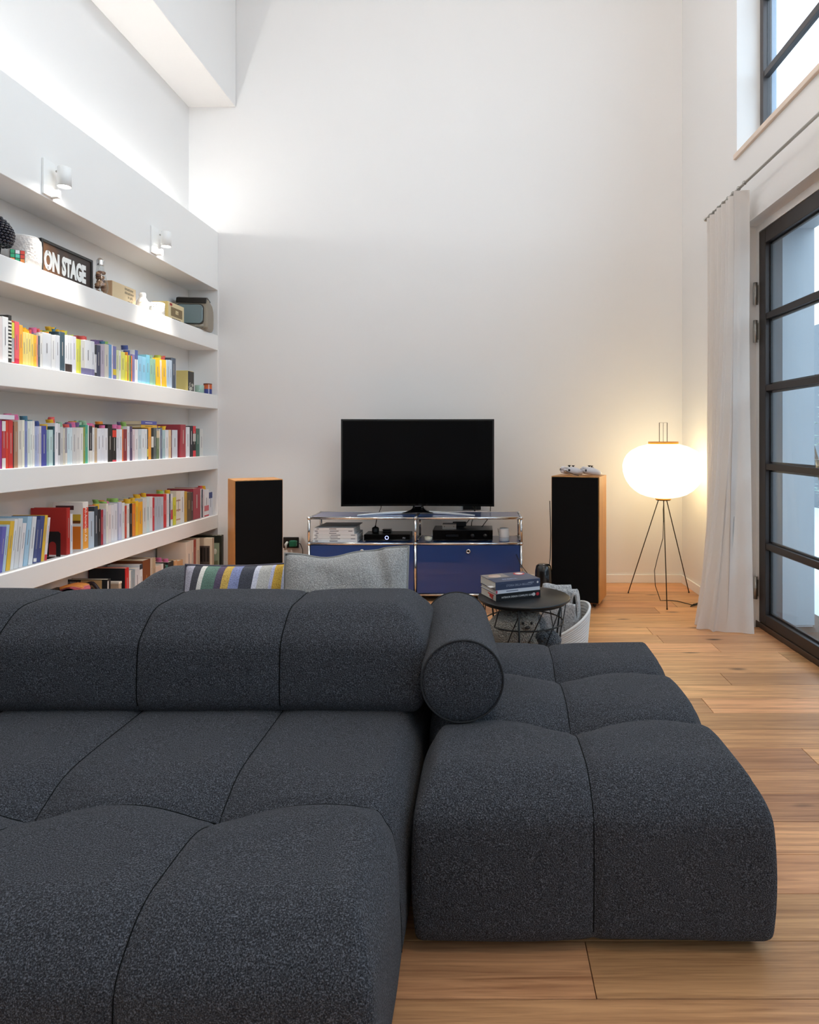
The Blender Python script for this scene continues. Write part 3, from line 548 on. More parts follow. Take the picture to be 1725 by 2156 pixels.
row('D', 180, z7, 1010, [
 (38, 106, 390, 'B9C9D8', 'pale blue'), (108, 150, 322, '3C4650', 'dark slate', {'title': 'E8E8E8'}), (152, 186, 358, '26242A', 'black'), (187, 215, 365, 'A82A3A', 'crimson', {'notes': 'rr'}), (216, 250, 355, 'B8B6C4', 'greyish lavender', {'notes': 'yy'}), (251, 276, 290, 'E4E2D8', 'cream', {'notes': 'g'}), (277, 312, 312, 'E6DCDC', 'pinkish white', {'notes': 'g'}), (313, 346, 305, 'E0E0E6', 'white', {'notes': 'go'}), (347, 388, 290, 'DDDEE6', 'white', {'notes': 'p'}), (400, 440, 270, 'CACAE0', 'lavender', {'notes': 'gg'}), (441, 475, 280, 'E0E2E4', 'white', {'notes': 'g'}),
 (477, 500, 315, 'C8442E', 'red'), (501, 532, 295, 'E4E2DE', 'white', {'title': '2A2A2A'}), (534, 566, 290, '24221F', 'black'), (568, 606, 290, 'E8852C', 'orange', {'notes': 'y'}), (607, 640, 258, 'F0C028', 'yellow', {'notes': 'y'}), (641, 692, 268, 'F2AE2A', 'orange yellow', {'notes': 'v'}), (694, 740, 225, 'D8D6D0', 'grey white', {'notes': 'yy'}), (741, 775, 210, 'CFE0E0', 'pale teal', {'notes': 'y'}), (776, 812, 205, 'E4E4E6', 'white'), (815, 836, 215, 'C8303C', 'red', {'title': 'F0F0F0'}), (838, 870, 212, 'B4BECA', 'bluish grey'), (871, 905, 210, 'B0BAC8', 'bluish grey'), (906, 945, 208, 'B8C0CC', 'bluish grey'),
 (946, 981, 175, 'CE2A30', 'tall red', {'kind': 'binder', 'depth': .19}), (984, 1014, 170, 'E2E4E8', 'white', {'notes': 'g'}), (1015, 1031, 172, '33415A', 'thin navy', {'notes': 'y'}), (1032, 1057, 170, 'E4E2DE', 'white', {'bands': [('C8404A', .2, .5)], 'notes': 'y'}), (1065, 1097, 212, 'D8D23A', 'yellow green', {'title': '303030'}), (1100, 1150, 140, 'E2D8C8', 'cream', {'bands': [('B88A6A', .4, .45), ('B88A6A', .7, .74), ('B88A6A', .12, .16)]}), (1151, 1197, 138, 'E2E2DE', 'white'), (1200, 1230, 142, 'C89A2C', 'mustard'), (1232, 1276, 150, '5A4426', 'dark brown', {'title': 'C8A85A'}), (1277, 1304, 152, '4A2C28', 'maroon'),
 (1306, 1391, 100, 'A83A48', 'tall dusty red', {'kind': 'binder', 'depth': .2}), (1395, 1405, 110, 'E6E2E2', 'thin white'), (1406, 1422, 118, '2C3446', 'thin navy'), (1424, 1440, 112, 'E6D6D8', 'thin pink'), (1441, 1494, 118, 'E6E2E4', 'white', {'bands': [('C8303C', 0, .05), ('D86A72', .2, .4)], 'notes': 'rry'}), (1496, 1536, 145, 'DCDEE6', 'white', {'bands': [('34427A', .72, .98)]}), (1538, 1560, 148, 'E0E2E6', 'white')], inset=.04)
E = dict(inset=.005, kind='hardback')
eo, ew, eh, ed = book('E', 180+486*z7, 180+527*z7, 1010+1065*z7, 'C8262A', 'red spined black', depth=.225, **E)
boxo('front_cover', (-.222, -.004, -ew/2-.0012, -ew/2, .001, eh-.001), mat('1C2228', .5), eo)
m = MB(); m.ball((0, 0, 0), .012, 10, 6, sc=(1.4, .05, 1)); m.ball((.012, 0, .012), .008, 8, 5, sc=(1, .05, 1.2)); build('cover_emblem', m, mat('C9CCD0', .5), eo, loc=(-.085, -ew/2-.0014, eh*.55))
row('E', 180, z7, 1010, [(529, 551, 1095, 'E4E4E2', 'thin white'), (552, 600, 1098, '8FA2AC', 'grey blue'), (602, 655, 1068, 'D2D6DC', 'pale grey'), (656, 692, 1026, 'D9DDE2', 'tall white', {'bands': [('2E3A48', .9, 1)]}),
 (694, 785, 968, '7A4426', 'thick brown leather', {'title': 'A8733E', 'depth': .225}), (787, 812, 948, 'C9BCA8', 'beige', {'depth': .225}), (813, 850, 944, 'B8A488', 'taupe', {'depth': .225}), (852, 918, 1040, 'D8C4B4', 'pinkish beige', {'bands': [('C8404A', .25, .5)]}), (920, 944, 1018, 'E2DED8', 'white'), (945, 968, 1016, '26221F', 'black'), (970, 1000, 1034, '2E6E66', 'teal'), (1002, 1066, 990, '221F1E', 'black', {'bands': [('CE3A36', 0, .62)], 'notes': 'pp'}), (1078, 1114, 978, 'D8A878', 'light tan', {'title': '3A2A20'}), (1116, 1180, 975, 'C89A6A', 'tan'),
 (1222, 1286, 728, 'EADCCB', 'cream', {'depth': .21}), (1287, 1310, 715, 'E8DED0', 'ivory', {'title': '2A2A2A'}), (1312, 1340, 710, 'A8402E', 'rust red'), (1342, 1385, 705, 'E6DAC4', 'parchment', {'title': '4A4038'})], **E)
for (uc, u1, vt, c, nm, pic, gl) in ((421, 447, 1133, 'CFC3B0', 'grey framed photo', '4E4440', .1), (448, 467, 1127, '1E241E', 'dark green photo', '8FA08A', .12)):
    y = {421: 5.02, 448: 5.13}[uc]; x = (u1-U0)/F*y; d = x-(XL0+PHI*(y-YB)); s = y-YB; h = zv(vt, y)-SH['E']
    o = bpy.data.objects; m = MB(); w = .035; dp = .25
    m.box(-.002, 0, 0, w, 0, h); m.box(-dp, -.002, 0, .002, 0, h); m.box(-dp, -.002, w-.002, w, 0, h)
    o = build('book', m, mat(c, .5), M=LM(d, s, SH['E'])); p = MB(); p.box(-dp+.003, -.002, .002, w-.002, .003, h-.003); build('pages', p, mat('E9DFCB', .85), o)
    boxo('cover_picture', (-.095, -.018, -.001, 0, h*.25, h*.82), mat(pic, .5), o)
    if uc == 421:
        for a in (-.09, -.066, -.042): boxo('cover_shape', (a, a+.017, -.0015, -.001, h*.45, h*.78), mat('1E1A1A', .5), o)
    else:
        q = MB(); q.ball((-.05, -.001, h*.62), .014, 8, 6, sc=(1, .1, 1.6)); build('cover_shape', q, mat('D8DCD0', .5), o)
    BOOKS.append(('E', uc+.1, o, nm, 'hardback'))
def tagbooks():
    byS = {}
    for b in BOOKS: byS.setdefault(b[0], []).append(b)
    lab = {}; recs = []
    for s, L in byS.items():
        L.sort(key=lambda b: b[1])
        for i, (sh, u, o, nm, kd) in enumerate(L):
            a = L[i-1][3] if i else None; b = L[i+1][3] if i < len(L)-1 else None
            if a and b: t = '%s %s on the %s, between the %s and the %s one' % (nm, kd, SHN[s], a, b)
            elif b: t = '%s %s at the left end of the %s' % (nm, kd, SHN[s])
            else: t = '%s %s at the right end of the %s' % (nm, kd, SHN[s])
            recs.append((o, t, nm, kd, s, i, len(L))); lab[t] = lab.get(t, 0)+1
    def orn(n): return '%d%s' % (n, 'th' if 10 <= n % 100 <= 20 else {1: 'st', 2: 'nd', 3: 'rd'}.get(n % 10, 'th'))
    for (o, t, nm, kd, s, i, n) in recs:
        if lab[t] > 1 or len(t.split()) > 16:
            t = '%s %s on the %s, %s upright book from the %s' % (nm, kd, SHN[s], orn(i+1) if i < n/2 else orn(n-i), 'left' if i < n/2 else 'right')
        tag(o, t, 'book', 'upright books on the '+SHN[s])
tagbooks()
# lying books
def lying(d0, s0, s1, z, w, h, col, label, rz=0., spine_front=True):
    """book lying flat, spine towards the room"""
    L_ = s1-s0; m = MB(); t = .001
    m.box(-t, 0, 0, L_, 0, h); m.box(-w, -t, 0, L_, 0, t); m.box(-w, -t, 0, L_, h-t, h)
    o = build('book', m, mat(col, .5), M=LM(d0, s0, z, rz)); p = MB(); p.box(-w+.002, -t, .001, L_-.001, t, h-t); build('pages', p, mat('D9C8A8' if w < .14 else 'E9E4D8', .85), o)
    boxo('spine_print', (0, .0005, L_*.25, L_*.7, h*.42, h*.6), mat('E8E8F0' if col != 'E9B93A' else '8A5A20', .6), o)
    return tag(o, label, 'book')
ya = sL(297, -.02); yb_ = sL(331, -.02)
zt_ = zv(900.5, YB+ya)
lying(-.02, ya, yb_, zt_, .125, .019, 'E9B93A', 'yellow paperback lying flat on the third shelf books, under the violet one')
lying(-.016, ya-.004, yb_-.002, zt_+.0195, .13, .024, '5A5CA8', 'violet blue paperback lying flat on top of the yellow one', rz=.03)
lying(-.012, sL(-8, -.012), sL(30.5, -.012), zv(883.2, 3.02), .15, .02, 'E8E6EC', 'white paperback lying flat over the red books on the third shelf')
# bookend
s = sL(100, -.05); t = thing('bookend', 'black metal arched bookend against the red binder', 'bookend', M=LM(-.03, sL(127.5, -.03), SH['D']))
hz = .128; wz = .082
out = [(-wz, 0), (-wz, hz-.01), (-wz+.01, hz), (-.01, hz), (0, hz-.01), (0, 0)]; inn = [(-.022, 0), (-.022, hz*.45)]+[(-.041-.019*math.cos(a*math.pi/8+math.pi), hz*.45+.019*math.sin(a*math.pi/8)) for a in range(1, 8)]+[(-.06, hz*.45), (-.06, 0)]
m = MB(); m.prism(out+inn, 0, .0016, M=FRONT((0, 0, .0016))); build('plate', m, BLACK, t)
m = MB(); m.prism(rrect(.038, .07, .008), 0, .0016, M=Matrix.Translation((-.041, -.036, 0))); build('foot_plate', m, BLACK, t)
# things at the right end of the second shelf
s0 = sL(396, -.03); t = thing('tea_tin', 'pale yellow tin with a black patterned front on the second shelf', 'tin', M=LM(-.03, s0, SH['B']))
w = sL(408.5, -.03)-s0; h = .150
boxo('body', (-.088, -.001, 0, w, 0, h), mat('E0CC82', .4), t, .003); boxo('front_label', (-.001, .0006, .002, w-.002, .002, h-.004), mat('33322F', .45), t)
q = random.Random(4)
for k in range(9):
    m = MB(); a, z = .02+q.random()*(w-.04), .012+q.random()*.045; m.tube([(.001, a+.01*math.cos(j*.9), z+.01*math.sin(j*.9)) for j in range(8)], .0015, 6, closed=False); build('label_scroll', m, mat('DAD6CC', .5), t)
t = thing('ceramic_cup', 'small mint green ceramic cup near the shelf end', 'cup', M=LM(-.06, sL(420, -.06), SH['B']))
m = MB(); m.lathe([(0, 0), (.03, 0), (.033, .004), (.034, .06), (.032, .062), (.03, .058), (.029, .008), (0, .006)], 32); build('body', m, mat('9FBDB0', .25, coat=.5), t)
m = MB(); m.ball((.034*math.cos(-1.2), .034*math.sin(-1.2), .022), .003); build('glaze_dot', m, mat('F2F2F0', .3), t)
t = thing('drink_can', 'short orange and blue tin can at the end of the second shelf', 'can', M=LM(-.05, sL(437.5, -.05), SH['B']))
m = MB(); m.lathe([(.031, .003), (.031, .042)], 28, close=False); build('lower_label', m, mat('3E4A8C', .35), t)
m = MB(); m.lathe([(.031, .042), (.031, .078)], 28, close=False); build('upper_label', m, mat('D8683A', .35), t)
m = MB(); m.lathe([(0, .078), (.029, .078), (.032, .077), (.032, .084), (.029, .086), (0, .082)], 28); build('lid', m, mat('8A5A4A', .3, .6), t)
m = MB(); m.lathe([(0, 0), (.031, 0), (.032, .003), (.031, .0035)], 28); build('base_rim', m, STEEL, t)
m = MB(); a = -.9; m.box(-.0005, .0006, -.002, .002, .004, .076); build('label_seam', m, mat('E8E8E8', .4), t, M=Matrix.Rotation(a, 4, 'Z') @ Matrix.Translation((.031, 0, 0)))
# things at the left of the bottom shelf
s0 = sL(232, -.01); t = thing('art_book', 'large black and tan illustrated book standing on the bottom shelf', 'book', M=LM(-.01, s0-.03, SH['E']))
h = zv(1221, 3.76)-.07
m = MB(); m.box(-.003, 0, 0, .036, 0, h); m.box(-.225, -.003, 0, .003, 0, h); m.box(-.225, -.003, .033, .036, 0, h); build('cover', m, mat('1E2126', .45), t, bevel=.001)
boxo('pages', (-.22, -.003, .003, .033, .003, h-.003), mat('EFE8D8', .85), t)
boxo('cover_picture', (-.15, -.03, -.0008, 0, .01, h-.004), mat('C8A878', .5), t); boxo('spine_stripe', (0, .0005, .004, .014, .01, h-.01), mat('E0E0DA', .5), t)
m = MB(); m.tube([(-.14+.1*f, -.001, h-.05+.03*math.sin(f*3.0)-.06*max(0, f-.6)) for f in [i/10 for i in range(11)]], .011, 8); build('cover_shape', m, mat('35262A', .5), t)
text('cover_lettering', 'LEBBEUS', .022, mat('C8C8C4', .5), t, FRONT((-.221, -.001, h-.028)), extrude=.0002, xs=.72)
s0 = sL(258, 0); boxk = thing('card_box', 'small taupe box between the illustrated and black books on the bottom shelf', 'box', M=LM(-.005, s0-.03, SH['E']))
h = zv(1227, 3.86)-.07; boxo('carton', (-.1, 0, 0, .03, 0, h-.012), mat('B8A690', .7), boxk, .002); boxo('lid', (-.101, .001, -.001, .031, h-.012, h), mat('E0D9CC', .7), boxk, .001)
t = thing('storage_box', 'black box on the bottom shelf under the pink sticky notes', 'box', M=LM(-.01, sL(196, -.01)-.02, SH['E']))
h = zv(1244, 3.55)-.07; boxo('carton', (-.2, 0, -.16, 0.02, 0, h-.012), BLACK, t, .003); boxo('lid', (-.203, .003, -.163, .023, h-.012, h), mat('161618', .5), t, .003)
t = thing('sticky_note_pad', 'fanned pile of pink sticky notes on the black box', 'sticky notes', M=LM(-.06, sL(196, -.01)-.075, SH['E']+h))
for k, c in enumerate(('E0707A', 'E8808A', 'DE6A78', 'EE9A86', 'F2A04E')):
    m = MB(); m.grid(lambda i, j: (-.055+.11*i-.02*math.sin(j*3.14), -.045+.09*j, .002+.022*math.sin(math.pi*i)*(1-.12*k)+.004*k), 8, 4); o = build('note', m, mat(c, .8), t, M=Matrix.Rotation(.09*k-.1, 4, 'Z') @ Matrix.Translation((0, 0, .001*k))); o.modifiers.new('s', 'SOLIDIFY').thickness = .004
# ================================================================ sofa
def gs(a, w): return math.exp(-(a/w)**2)
class Soft:
    def __init__(s, x0, x1, y0, y1, z0, z1, Rt=.1, Rb=.05, cx=(), ry=(), step=.0125, A=.042, B=.016, pinch=.022, bulge=.012, p=5, crown=.0, lean=0., vs_=.010, kx=1., ky=1.):
        s.__dict__.update(locals()); s.b = (x0, x1, y0, y1, z0, z1)
    def h(s, x, y):
        h = 0; xs = list(s.cx); ys = list(s.ry)
        for yj in ys:
            h -= s.B*gs(y-yj, .055)+.010*gs(y-yj, .013)
            for xi in xs: h -= s.A*gs(x-xi, .12)*gs(y-yj, .085)
            for xe in (s.x0, s.x1): h -= s.A*.55*gs(x-xe, .10)*gs(y-yj, .06)
        for xi in xs:
            h -= s.B*.55*gs(x-xi, .06)+.007*gs(x-xi, .013)
        return h+s.crown*(1-((2*(x-s.x0)/(s.x1-s.x0)-1)**2))
    def pos(s, x, y, z):
        x0, x1, y0, y1, z0, z1 = s.b; t = min(1, max(0, (z-z0)/(z1-z0))); t = t*t*(3-2*t); Rr = s.Rb+(s.Rt-s.Rb)*t
        RR = (Rr*s.kx, Rr*s.ky, Rr)
        def cl(v, a, b, r): return min(max(v, a+r), b-r)
        i = (cl(x, x0, x1, RR[0]), cl(y, y0, y1, RR[1]), cl(z, z0, z1, RR[2])); o = [(v-w)/r for v, w, r in zip((x, y, z), i, RR)]
        pn = ((abs(o[0])**s.p+abs(o[1])**s.p)**(2/s.p)+o[2]**2)**.5 or 1
        n = [v/pn for v in o]; q = [w+r*v for w, v, r in zip(i, n, RR)]
        if n[2] > 0: q[2] += n[2]*s.h(q[0], q[1])
        zm = 1-(2*(z-z0)/(z1-z0)-1)**2
        up = min(1, max(0, (z-z0)/(z1-z0)*1.6))
        hx = s.bulge*zm-sum(s.pinch*gs(y-yj, .075)*up+.003*gs(y-yj, .01)*up for yj in s.ry)
        hy = s.bulge*zm-sum(.006*gs(x-xi, .06)+s.vs_*.7*gs(x-xi, .013) for xi in s.cx)
        q[0] += n[0]*hx; q[1] += n[1]*hy
        if s.lean: q[1] += (q[2]-z0)*s.lean
        e = noise.noise(Vector((q[0]*3.1, q[1]*3.1, q[2]*3.1)))*.004
        return (q[0]+n[0]*e, q[1]+n[1]*e, q[2]+n[2]*e)
    def mb(s):
        ax = []
        for a, b in ((s.x0, s.x1), (s.y0, s.y1), (s.z0, s.z1)):
            n = max(6, int((b-a)/s.step)); ax.append([a+(b-a)*k/n for k in range(n+1)])
        for a_, ss in ((0, s.cx), (1, s.ry)):
            ext = [v+d for v in ss for d in (-.022, -.015, -.010, -.006, -.003, 0, .003, .006, .010, .015, .022)]
            ax[a_] = sorted([v for v in ax[a_] if all(abs(v-q) > .025 for q in ss)]+ext)
        X, Y, Z = ax; nx, ny, nz = len(X)-1, len(Y)-1, len(Z)-1; idx = {}; m = MB()
        def V(i, j, k):
            if (i, j, k) not in idx: idx[(i, j, k)] = len(m.v); m.v.append(s.pos(X[i], Y[j], Z[k]))
            return idx[(i, j, k)]
        F_ = []
        for i in range(nx):
            for j in range(ny):
                F_.append((V(i,j,nz), V(i+1,j,nz), V(i+1,j+1,nz), V(i,j+1,nz))); F_.append((V(i,j,0), V(i,j+1,0), V(i+1,j+1,0), V(i+1,j,0)))
            for k in range(nz):
                F_.append((V(i,0,k), V(i+1,0,k), V(i+1,0,k+1), V(i,0,k+1))); F_.append((V(i,ny,k), V(i,ny,k+1), V(i+1,ny,k+1), V(i+1,ny,k)))
        for j in range(ny):
            for k in range(nz):
                F_.append((V(0,j,k), V(0,j,k+1), V(0,j+1,k+1), V(0,j+1,k))); F_.append((V(nx,j,k), V(nx,j+1,k), V(nx,j+1,k+1), V(nx,j,k+1)))
        m.f = F_; m.mi = [0]*len(F_); m.sm = [True]*len(F_); return m
    def seams(s, parent, rows=True):
        """stitched welt lines lying in the creases"""
        x0, x1, y0, y1, z0, z1 = s.b; g = .0012
        for xi in s.cx:
            pts = [Vector(s.pos(xi, y0, z0+.03+(z1-z0-.03)*k/14)) for k in range(14)]+[Vector(s.pos(xi, y0+(y1-y0)*k/60, z1)) for k in range(61)]
            t = MB(); t.tube(pts, .0014, 5); build('seam', t, SEAMM, parent)
        if rows:
            for yj in s.ry:
                pts = [Vector(s.pos(x1, yj, z0+.03+(z1-z0-.03)*k/10)) for k in range(10)]+[Vector(s.pos(x1-(x1-x0)*k/70, yj, z1)) for k in range(71)]
                t = MB(); t.tube(pts, .0014, 5); build('seam', t, SEAMM, parent)
def feet(parent, x0, x1, y0, y1, h):
    for x in (x0+.09, x1-.09):
        for y in (y0+.09, y1-.09):
            m = MB(); m.lathe([(.022, 0), (.026, .004), (.026, h+.012)], 16, c=(x, y, 0)); build('foot', m, BLACK, parent)
def module(label, soft, group='sofa modules'):
    t = thing('sofa_module', label, 'sofa', ((soft.x0+soft.x1)/2, (soft.y0+soft.y1)/2, 0), group=group)
    ox, oy = t.location.x, t.location.y; s = Soft(soft.x0-ox, soft.x1-ox, soft.y0-oy, soft.y1-oy, soft.z0, soft.z1, soft.Rt, soft.Rb, [c-ox for c in soft.cx], [r-oy for r in soft.ry], soft.step, soft.A, soft.B, soft.pinch, soft.bulge, soft.p, soft.crown, kx=soft.kx, ky=soft.ky)
    build('upholstery', s.mb(), BOUCLE, t); s.seams(t); feet(t, s.x0, s.x1, s.y0, s.y1, .03); return t
module('near charcoal tufted sofa seat filling the lower left foreground', Soft(-1.767, -.174, 1.02, 2.26, .014, .385, .115, .035, (-1.367, -.967, -.567), (1.43,), A=.036, B=.010, kx=.5, ky=1.15, p=8))
module('charcoal tufted chaise seat at the right under the bolster', Soft(-.146, .645, 1.478, 2.60, .014, .383, .115, .035, (.25,), (1.86, 2.235), A=.036, B=.013, kx=.45, ky=1.15, p=7))
module('charcoal sofa seat behind the backrest, facing the television', Soft(-1.767, -.17, 2.30, 3.2, .03, .345, .09, .05, (-1.367, -.967, -.567), (2.75,), step=.025))
bk = Soft(-.8, .8, -.2, .2, 0, .29, .13, .05, (-.4, 0., .4), (), step=.0125, B=.010, lean=.08, vs_=.008, kx=.8)
t = thing('back_cushion', 'long charcoal sofa backrest with vertical seams across the middle', 'backrest', (-.967, 2.05, .372)); build('upholstery', bk.mb(), BOUCLE, t)
for xi in bk.cx:
    q = MB(); q.tube([Vector(bk.pos(xi, -.2, .02+.265*k/16)) for k in range(17)]+[Vector(bk.pos(xi, -.2+.4*k/24, .29)) for k in range(25)], .0018, 5); build('seam', q, SEAMM, t)
ar = Soft(-.34, .34, -.16, .16, 0, .23, .14, .05, (), (), step=.02)
t = thing('back_cushion', 'short charcoal side backrest behind the striped cushion', 'backrest', (-1.17, 2.98, .345), R(4)); build('upholstery', ar.mb(), BOUCLE, t)
# bolster
a, b = Vector((-.052, 1.795, 0)), Vector((-.092, 2.36, 0)); dr = (b-a).normalized(); Lb = (b-a).length; rb_ = .113
t = thing('bolster_cushion', 'charcoal cylindrical bolster cushion lying between backrest and chaise', 'cushion', (a.x, a.y, .492))
MbM = basis((-dr.y, dr.x, 0), (0, 0, 1), (dr.x, dr.y, 0), (0, 0, 0))
prof = [(0, -.012)]+[(rb_*(.25*k), -.012+.006*(k/3)**2) for k in (1, 2, 3)]+[(rb_-.012, 0.0), (rb_-.003, .006), (rb_, .02)]+[(rb_*(1+.012*math.sin(math.pi*k/12)), .02+(Lb-.04)*k/12) for k in range(1, 12)]+[(rb_, Lb-.02), (rb_-.003, Lb-.006), (rb_-.012, Lb), (0, Lb+.012)]
m = MB(); m.lathe(prof, 64, M=MbM, close=False); build('upholstery', m, BOUCLE, t)
for zz_ in (.003, Lb-.003):
    m = MB(); m.tube([MbM @ Vector(((rb_-.002)*math.cos(k/32*math.pi), (rb_-.002)*math.sin(k/32*math.pi), zz_)) for k in range(64)], .0026, 6, closed=True); build('piping', m, mat('2A2B2E', .95), t)
# cushions
def pillow(w, h, th, seed, pin=.07, wr=.012, fold=None, top=None):
    q = random.Random(seed); m = MB(); N_ = 36
    def P(i, j, sg):
        u, v = 2*i-1, 2*j-1; au, av = abs(u), abs(v)
        x = w/2*u*(1-pin*(1-v*v)); y = h/2*v*(1-pin*(1-u*u))
        t_ = th/2*(max(0, 1-au**3.2)*max(0, 1-av**3.2))**.62
        nz = noise.noise(Vector((u*2.2+seed, v*2.2, sg*3)))*wr*(1-max(au, av)**4)
        nz += noise.noise(Vector((u*6+seed, v*5+u*3, sg*5)))*wr*.35*(1-max(au, av)**4)
        z = sg*(t_+nz)
        if fold: z += fold(u, v)
        if top: y += top(u)*max(0, v)**2
        return (x, y, z)
    for sg in (1, -1):
        m.grid(lambda i, j: P(i if sg > 0 else 1-i, j, sg), N_, N_)
    bm = bmesh.new(); me = m.mesh('pillow'); bm.from_mesh(me); bmesh.ops.remove_doubles(bm, verts=bm.verts, dist=.0004); bm.to_mesh(me); bm.free()
    edge = [P(k/24, 0, 0) for k in range(24)]+[P(1, k/24, 0) for k in range(24)]+[P(1-k/24, 1, 0) for k in range(24)]+[P(0, 1-k/24, 0) for k in range(24)]
    return me, edge
def stripes():
    m, nt, b, N, L = nmat('woven_stripes'); tc = N('ShaderNodeTexCoord'); sx = N('ShaderNodeSeparateXYZ'); L(tc.outputs['Generated'], sx.inputs[0])
    r = N('ShaderNodeValToRGB'); r.color_ramp.interpolation = 'CONSTANT'; cols = [(0, 'A9A6B4'), (.10, '3E3E46'), (.175, 'D4D2CC'), (.22, '5C786C'), (.345, '54485E'), (.41, 'C2A050'), (.48, '8088B0'), (.57, '40424C'), (.69, 'C9CAD8'), (.735, 'B4B2AE'), (.84, 'B4B6D0'), (.87, 'C8A040'), (.94, 'C4C4D4'), (.975, '6A7890')]
    e = r.color_ramp.elements; e[0].color = lin(cols[0][1]); e[1].position = cols[1][0]; e[1].color = lin(cols[1][1])
    for p, c in cols[2:]: x = e.new(p); x.color = lin(c)
    L(sx.outputs[0], r.inputs[0])
    ck = N('ShaderNodeTexNoise'); ck.inputs['Scale'].default_value = 260; L(tc.outputs['Object'], ck.inputs[0]); mx = N('ShaderNodeMix'); mx.data_type = 'RGBA'; mx.blend_type = 'OVERLAY'; mx.inputs[0].default_value = .7
    L(r.outputs[0], mx.inputs[6]); L(ck.outputs[0], mx.inputs[7]); L(mx.outputs[2], b.inputs['Base Color']); b.inputs['Roughness'].default_value = .95
    bp = N('ShaderNodeBump'); bp.inputs['Strength'].default_value = .6; bp.inputs['Distance'].default_value = .004; L(ck.outputs[0], bp.inputs['Height']); L(bp.outputs[0], b.inputs['Normal']); return m
me, ed = pillow(.42, .42, .13, 3, pin=.04)
t = thing('throw_cushion', 'multicoloured striped woven cushion leaning behind the backrest', 'cushion', M=Matrix.Translation((-.945, 2.53, .458)) @ Matrix.Rotation(R(-4), 4, 'Z') @ Matrix.Rotation(R(76), 4, 'X') @ Matrix.Rotation(R(1.5), 4, 'Z'))
link('cover', me, stripes(), t); q = MB(); q.tube(ed, .004, 6, closed=True); build('piping', q, mat('5A5560', .9), t)
me, ed = pillow(.46, .46, .15, 9, pin=.03, wr=.02, fold=lambda u, v: -.028*gs(u-.55+.35*(v-.5), .10)*max(0, v)-.02*gs(u-.8+.3*v, .08)*max(0, v+.3), top=lambda u: -.016*gs(u+.35, .32)+.014*min(1, max(0, (u+.1)/.7)))
t = thing('throw_cushion', 'plain light grey fleecy cushion leaning behind the backrest', 'cushion', M=Matrix.Translation((-.498, 2.43, .503)) @ Matrix.Rotation(R(3), 4, 'Z') @ Matrix.Rotation(R(74), 4, 'X') @ Matrix.Rotation(R(1), 4, 'Z'))
FL = fabric('grey_fleece', '7E7D7B', '9C9B99', 'BDBCBA', 300, .5, .004, .3); link('cover', me, FL, t); q = MB(); q.tube(ed, .004, 6, closed=True); build('piping', q, mat('8A8986', .95), t)

# ================================================================ media cabinet
BLUE = mat('183C78', .34, name='gentian_blue_steel', coat=.8)
PX, PYf, PYb, PZ = (-1.217, -.468, .2775), 4.68, 5.03, (.046, .405, .585); TR = .0095
cab = thing('media_cabinet', 'blue modular steel cabinet with chrome tube frame under the television', 'cabinet', (0, 0, 0))
def tube(a, b, r=TR): m = MB(); m.tube([a, b], r, 14); return build('chrome_tube', m, CHROME, cab)
for y in (PYf, PYb):
    for z in PZ:
        for xa, xb in zip(PX[:-1], PX[1:]): tube((xa+.012, y, z), (xb-.012, y, z))
    for x in PX:
        for za, zb in zip(PZ[:-1], PZ[1:]): tube((x, y, za+.012), (x, y, zb-.012))
        for z in PZ: m = MB(); m.ball((x, y, z), .0135, 16, 10); build('ball_joint', m, CHROME, cab)
        m = MB(); m.lathe([(0, 0), (.015, 0), (.016, .004), (.006, .012), (.006, .04)], 16, c=(x, y, 0)); build('foot', m, CHROME, cab)
for x in PX:
    for z in PZ: tube((x, PYf+.012, z), (x, PYb-.012, z))
e_ = .011
for xa, xb in zip(PX[:-1], PX[1:]):
    boxo('top_panel', (xa+e_, xb-e_, PYf+e_, PYb-e_, PZ[2]-.004, PZ[2]+.0065), BLUE, cab, .001)
    boxo('shelf_panel', (xa+e_, xb-e_, PYf+e_, PYb-e_, PZ[1]-.004, PZ[1]+.0065), BLUE, cab, .001)
    boxo('bottom_panel', (xa+e_, xb-e_, PYf+e_, PYb-e_, PZ[0]-.006, PZ[0]+.004), BLUE, cab, .001)
    boxo('back_panel', (xa+e_, xb-e_, PYb-.003, PYb+.003, PZ[0]+e_, PZ[1]-e_), BLUE, cab)
    d = boxo('drop_door', (xa+e_, xb-e_, PYf-.006, PYf+.003, PZ[0]+e_, PZ[1]-e_), BLUE, cab, .0015)
    xc = (xa+xb)/2; k = MB(); k.lathe([(.0165, 0), (.0165, .006), (.014, .011), (.009, .012), (.008, .008), (0, .008)], 24, M=basis((1,0,0), (0,0,1), (0,-1,0), (xc, PYf-.006, .353)), close=False); kn = build('door_knob', k, CHROME, d)
    k = MB(); k.lathe([(.007, .0083), (0, .0088)], 14, M=basis((1,0,0), (0,0,1), (0,-1,0), (xc, PYf-.006, .353)), close=False); build('keyhole', k, BLACK, d)
for x in (PX[0], PX[2]): boxo('side_panel', (x-.003, x+.003, PYf+e_, PYb-e_, PZ[0]+e_, PZ[1]-e_), BLUE, cab)
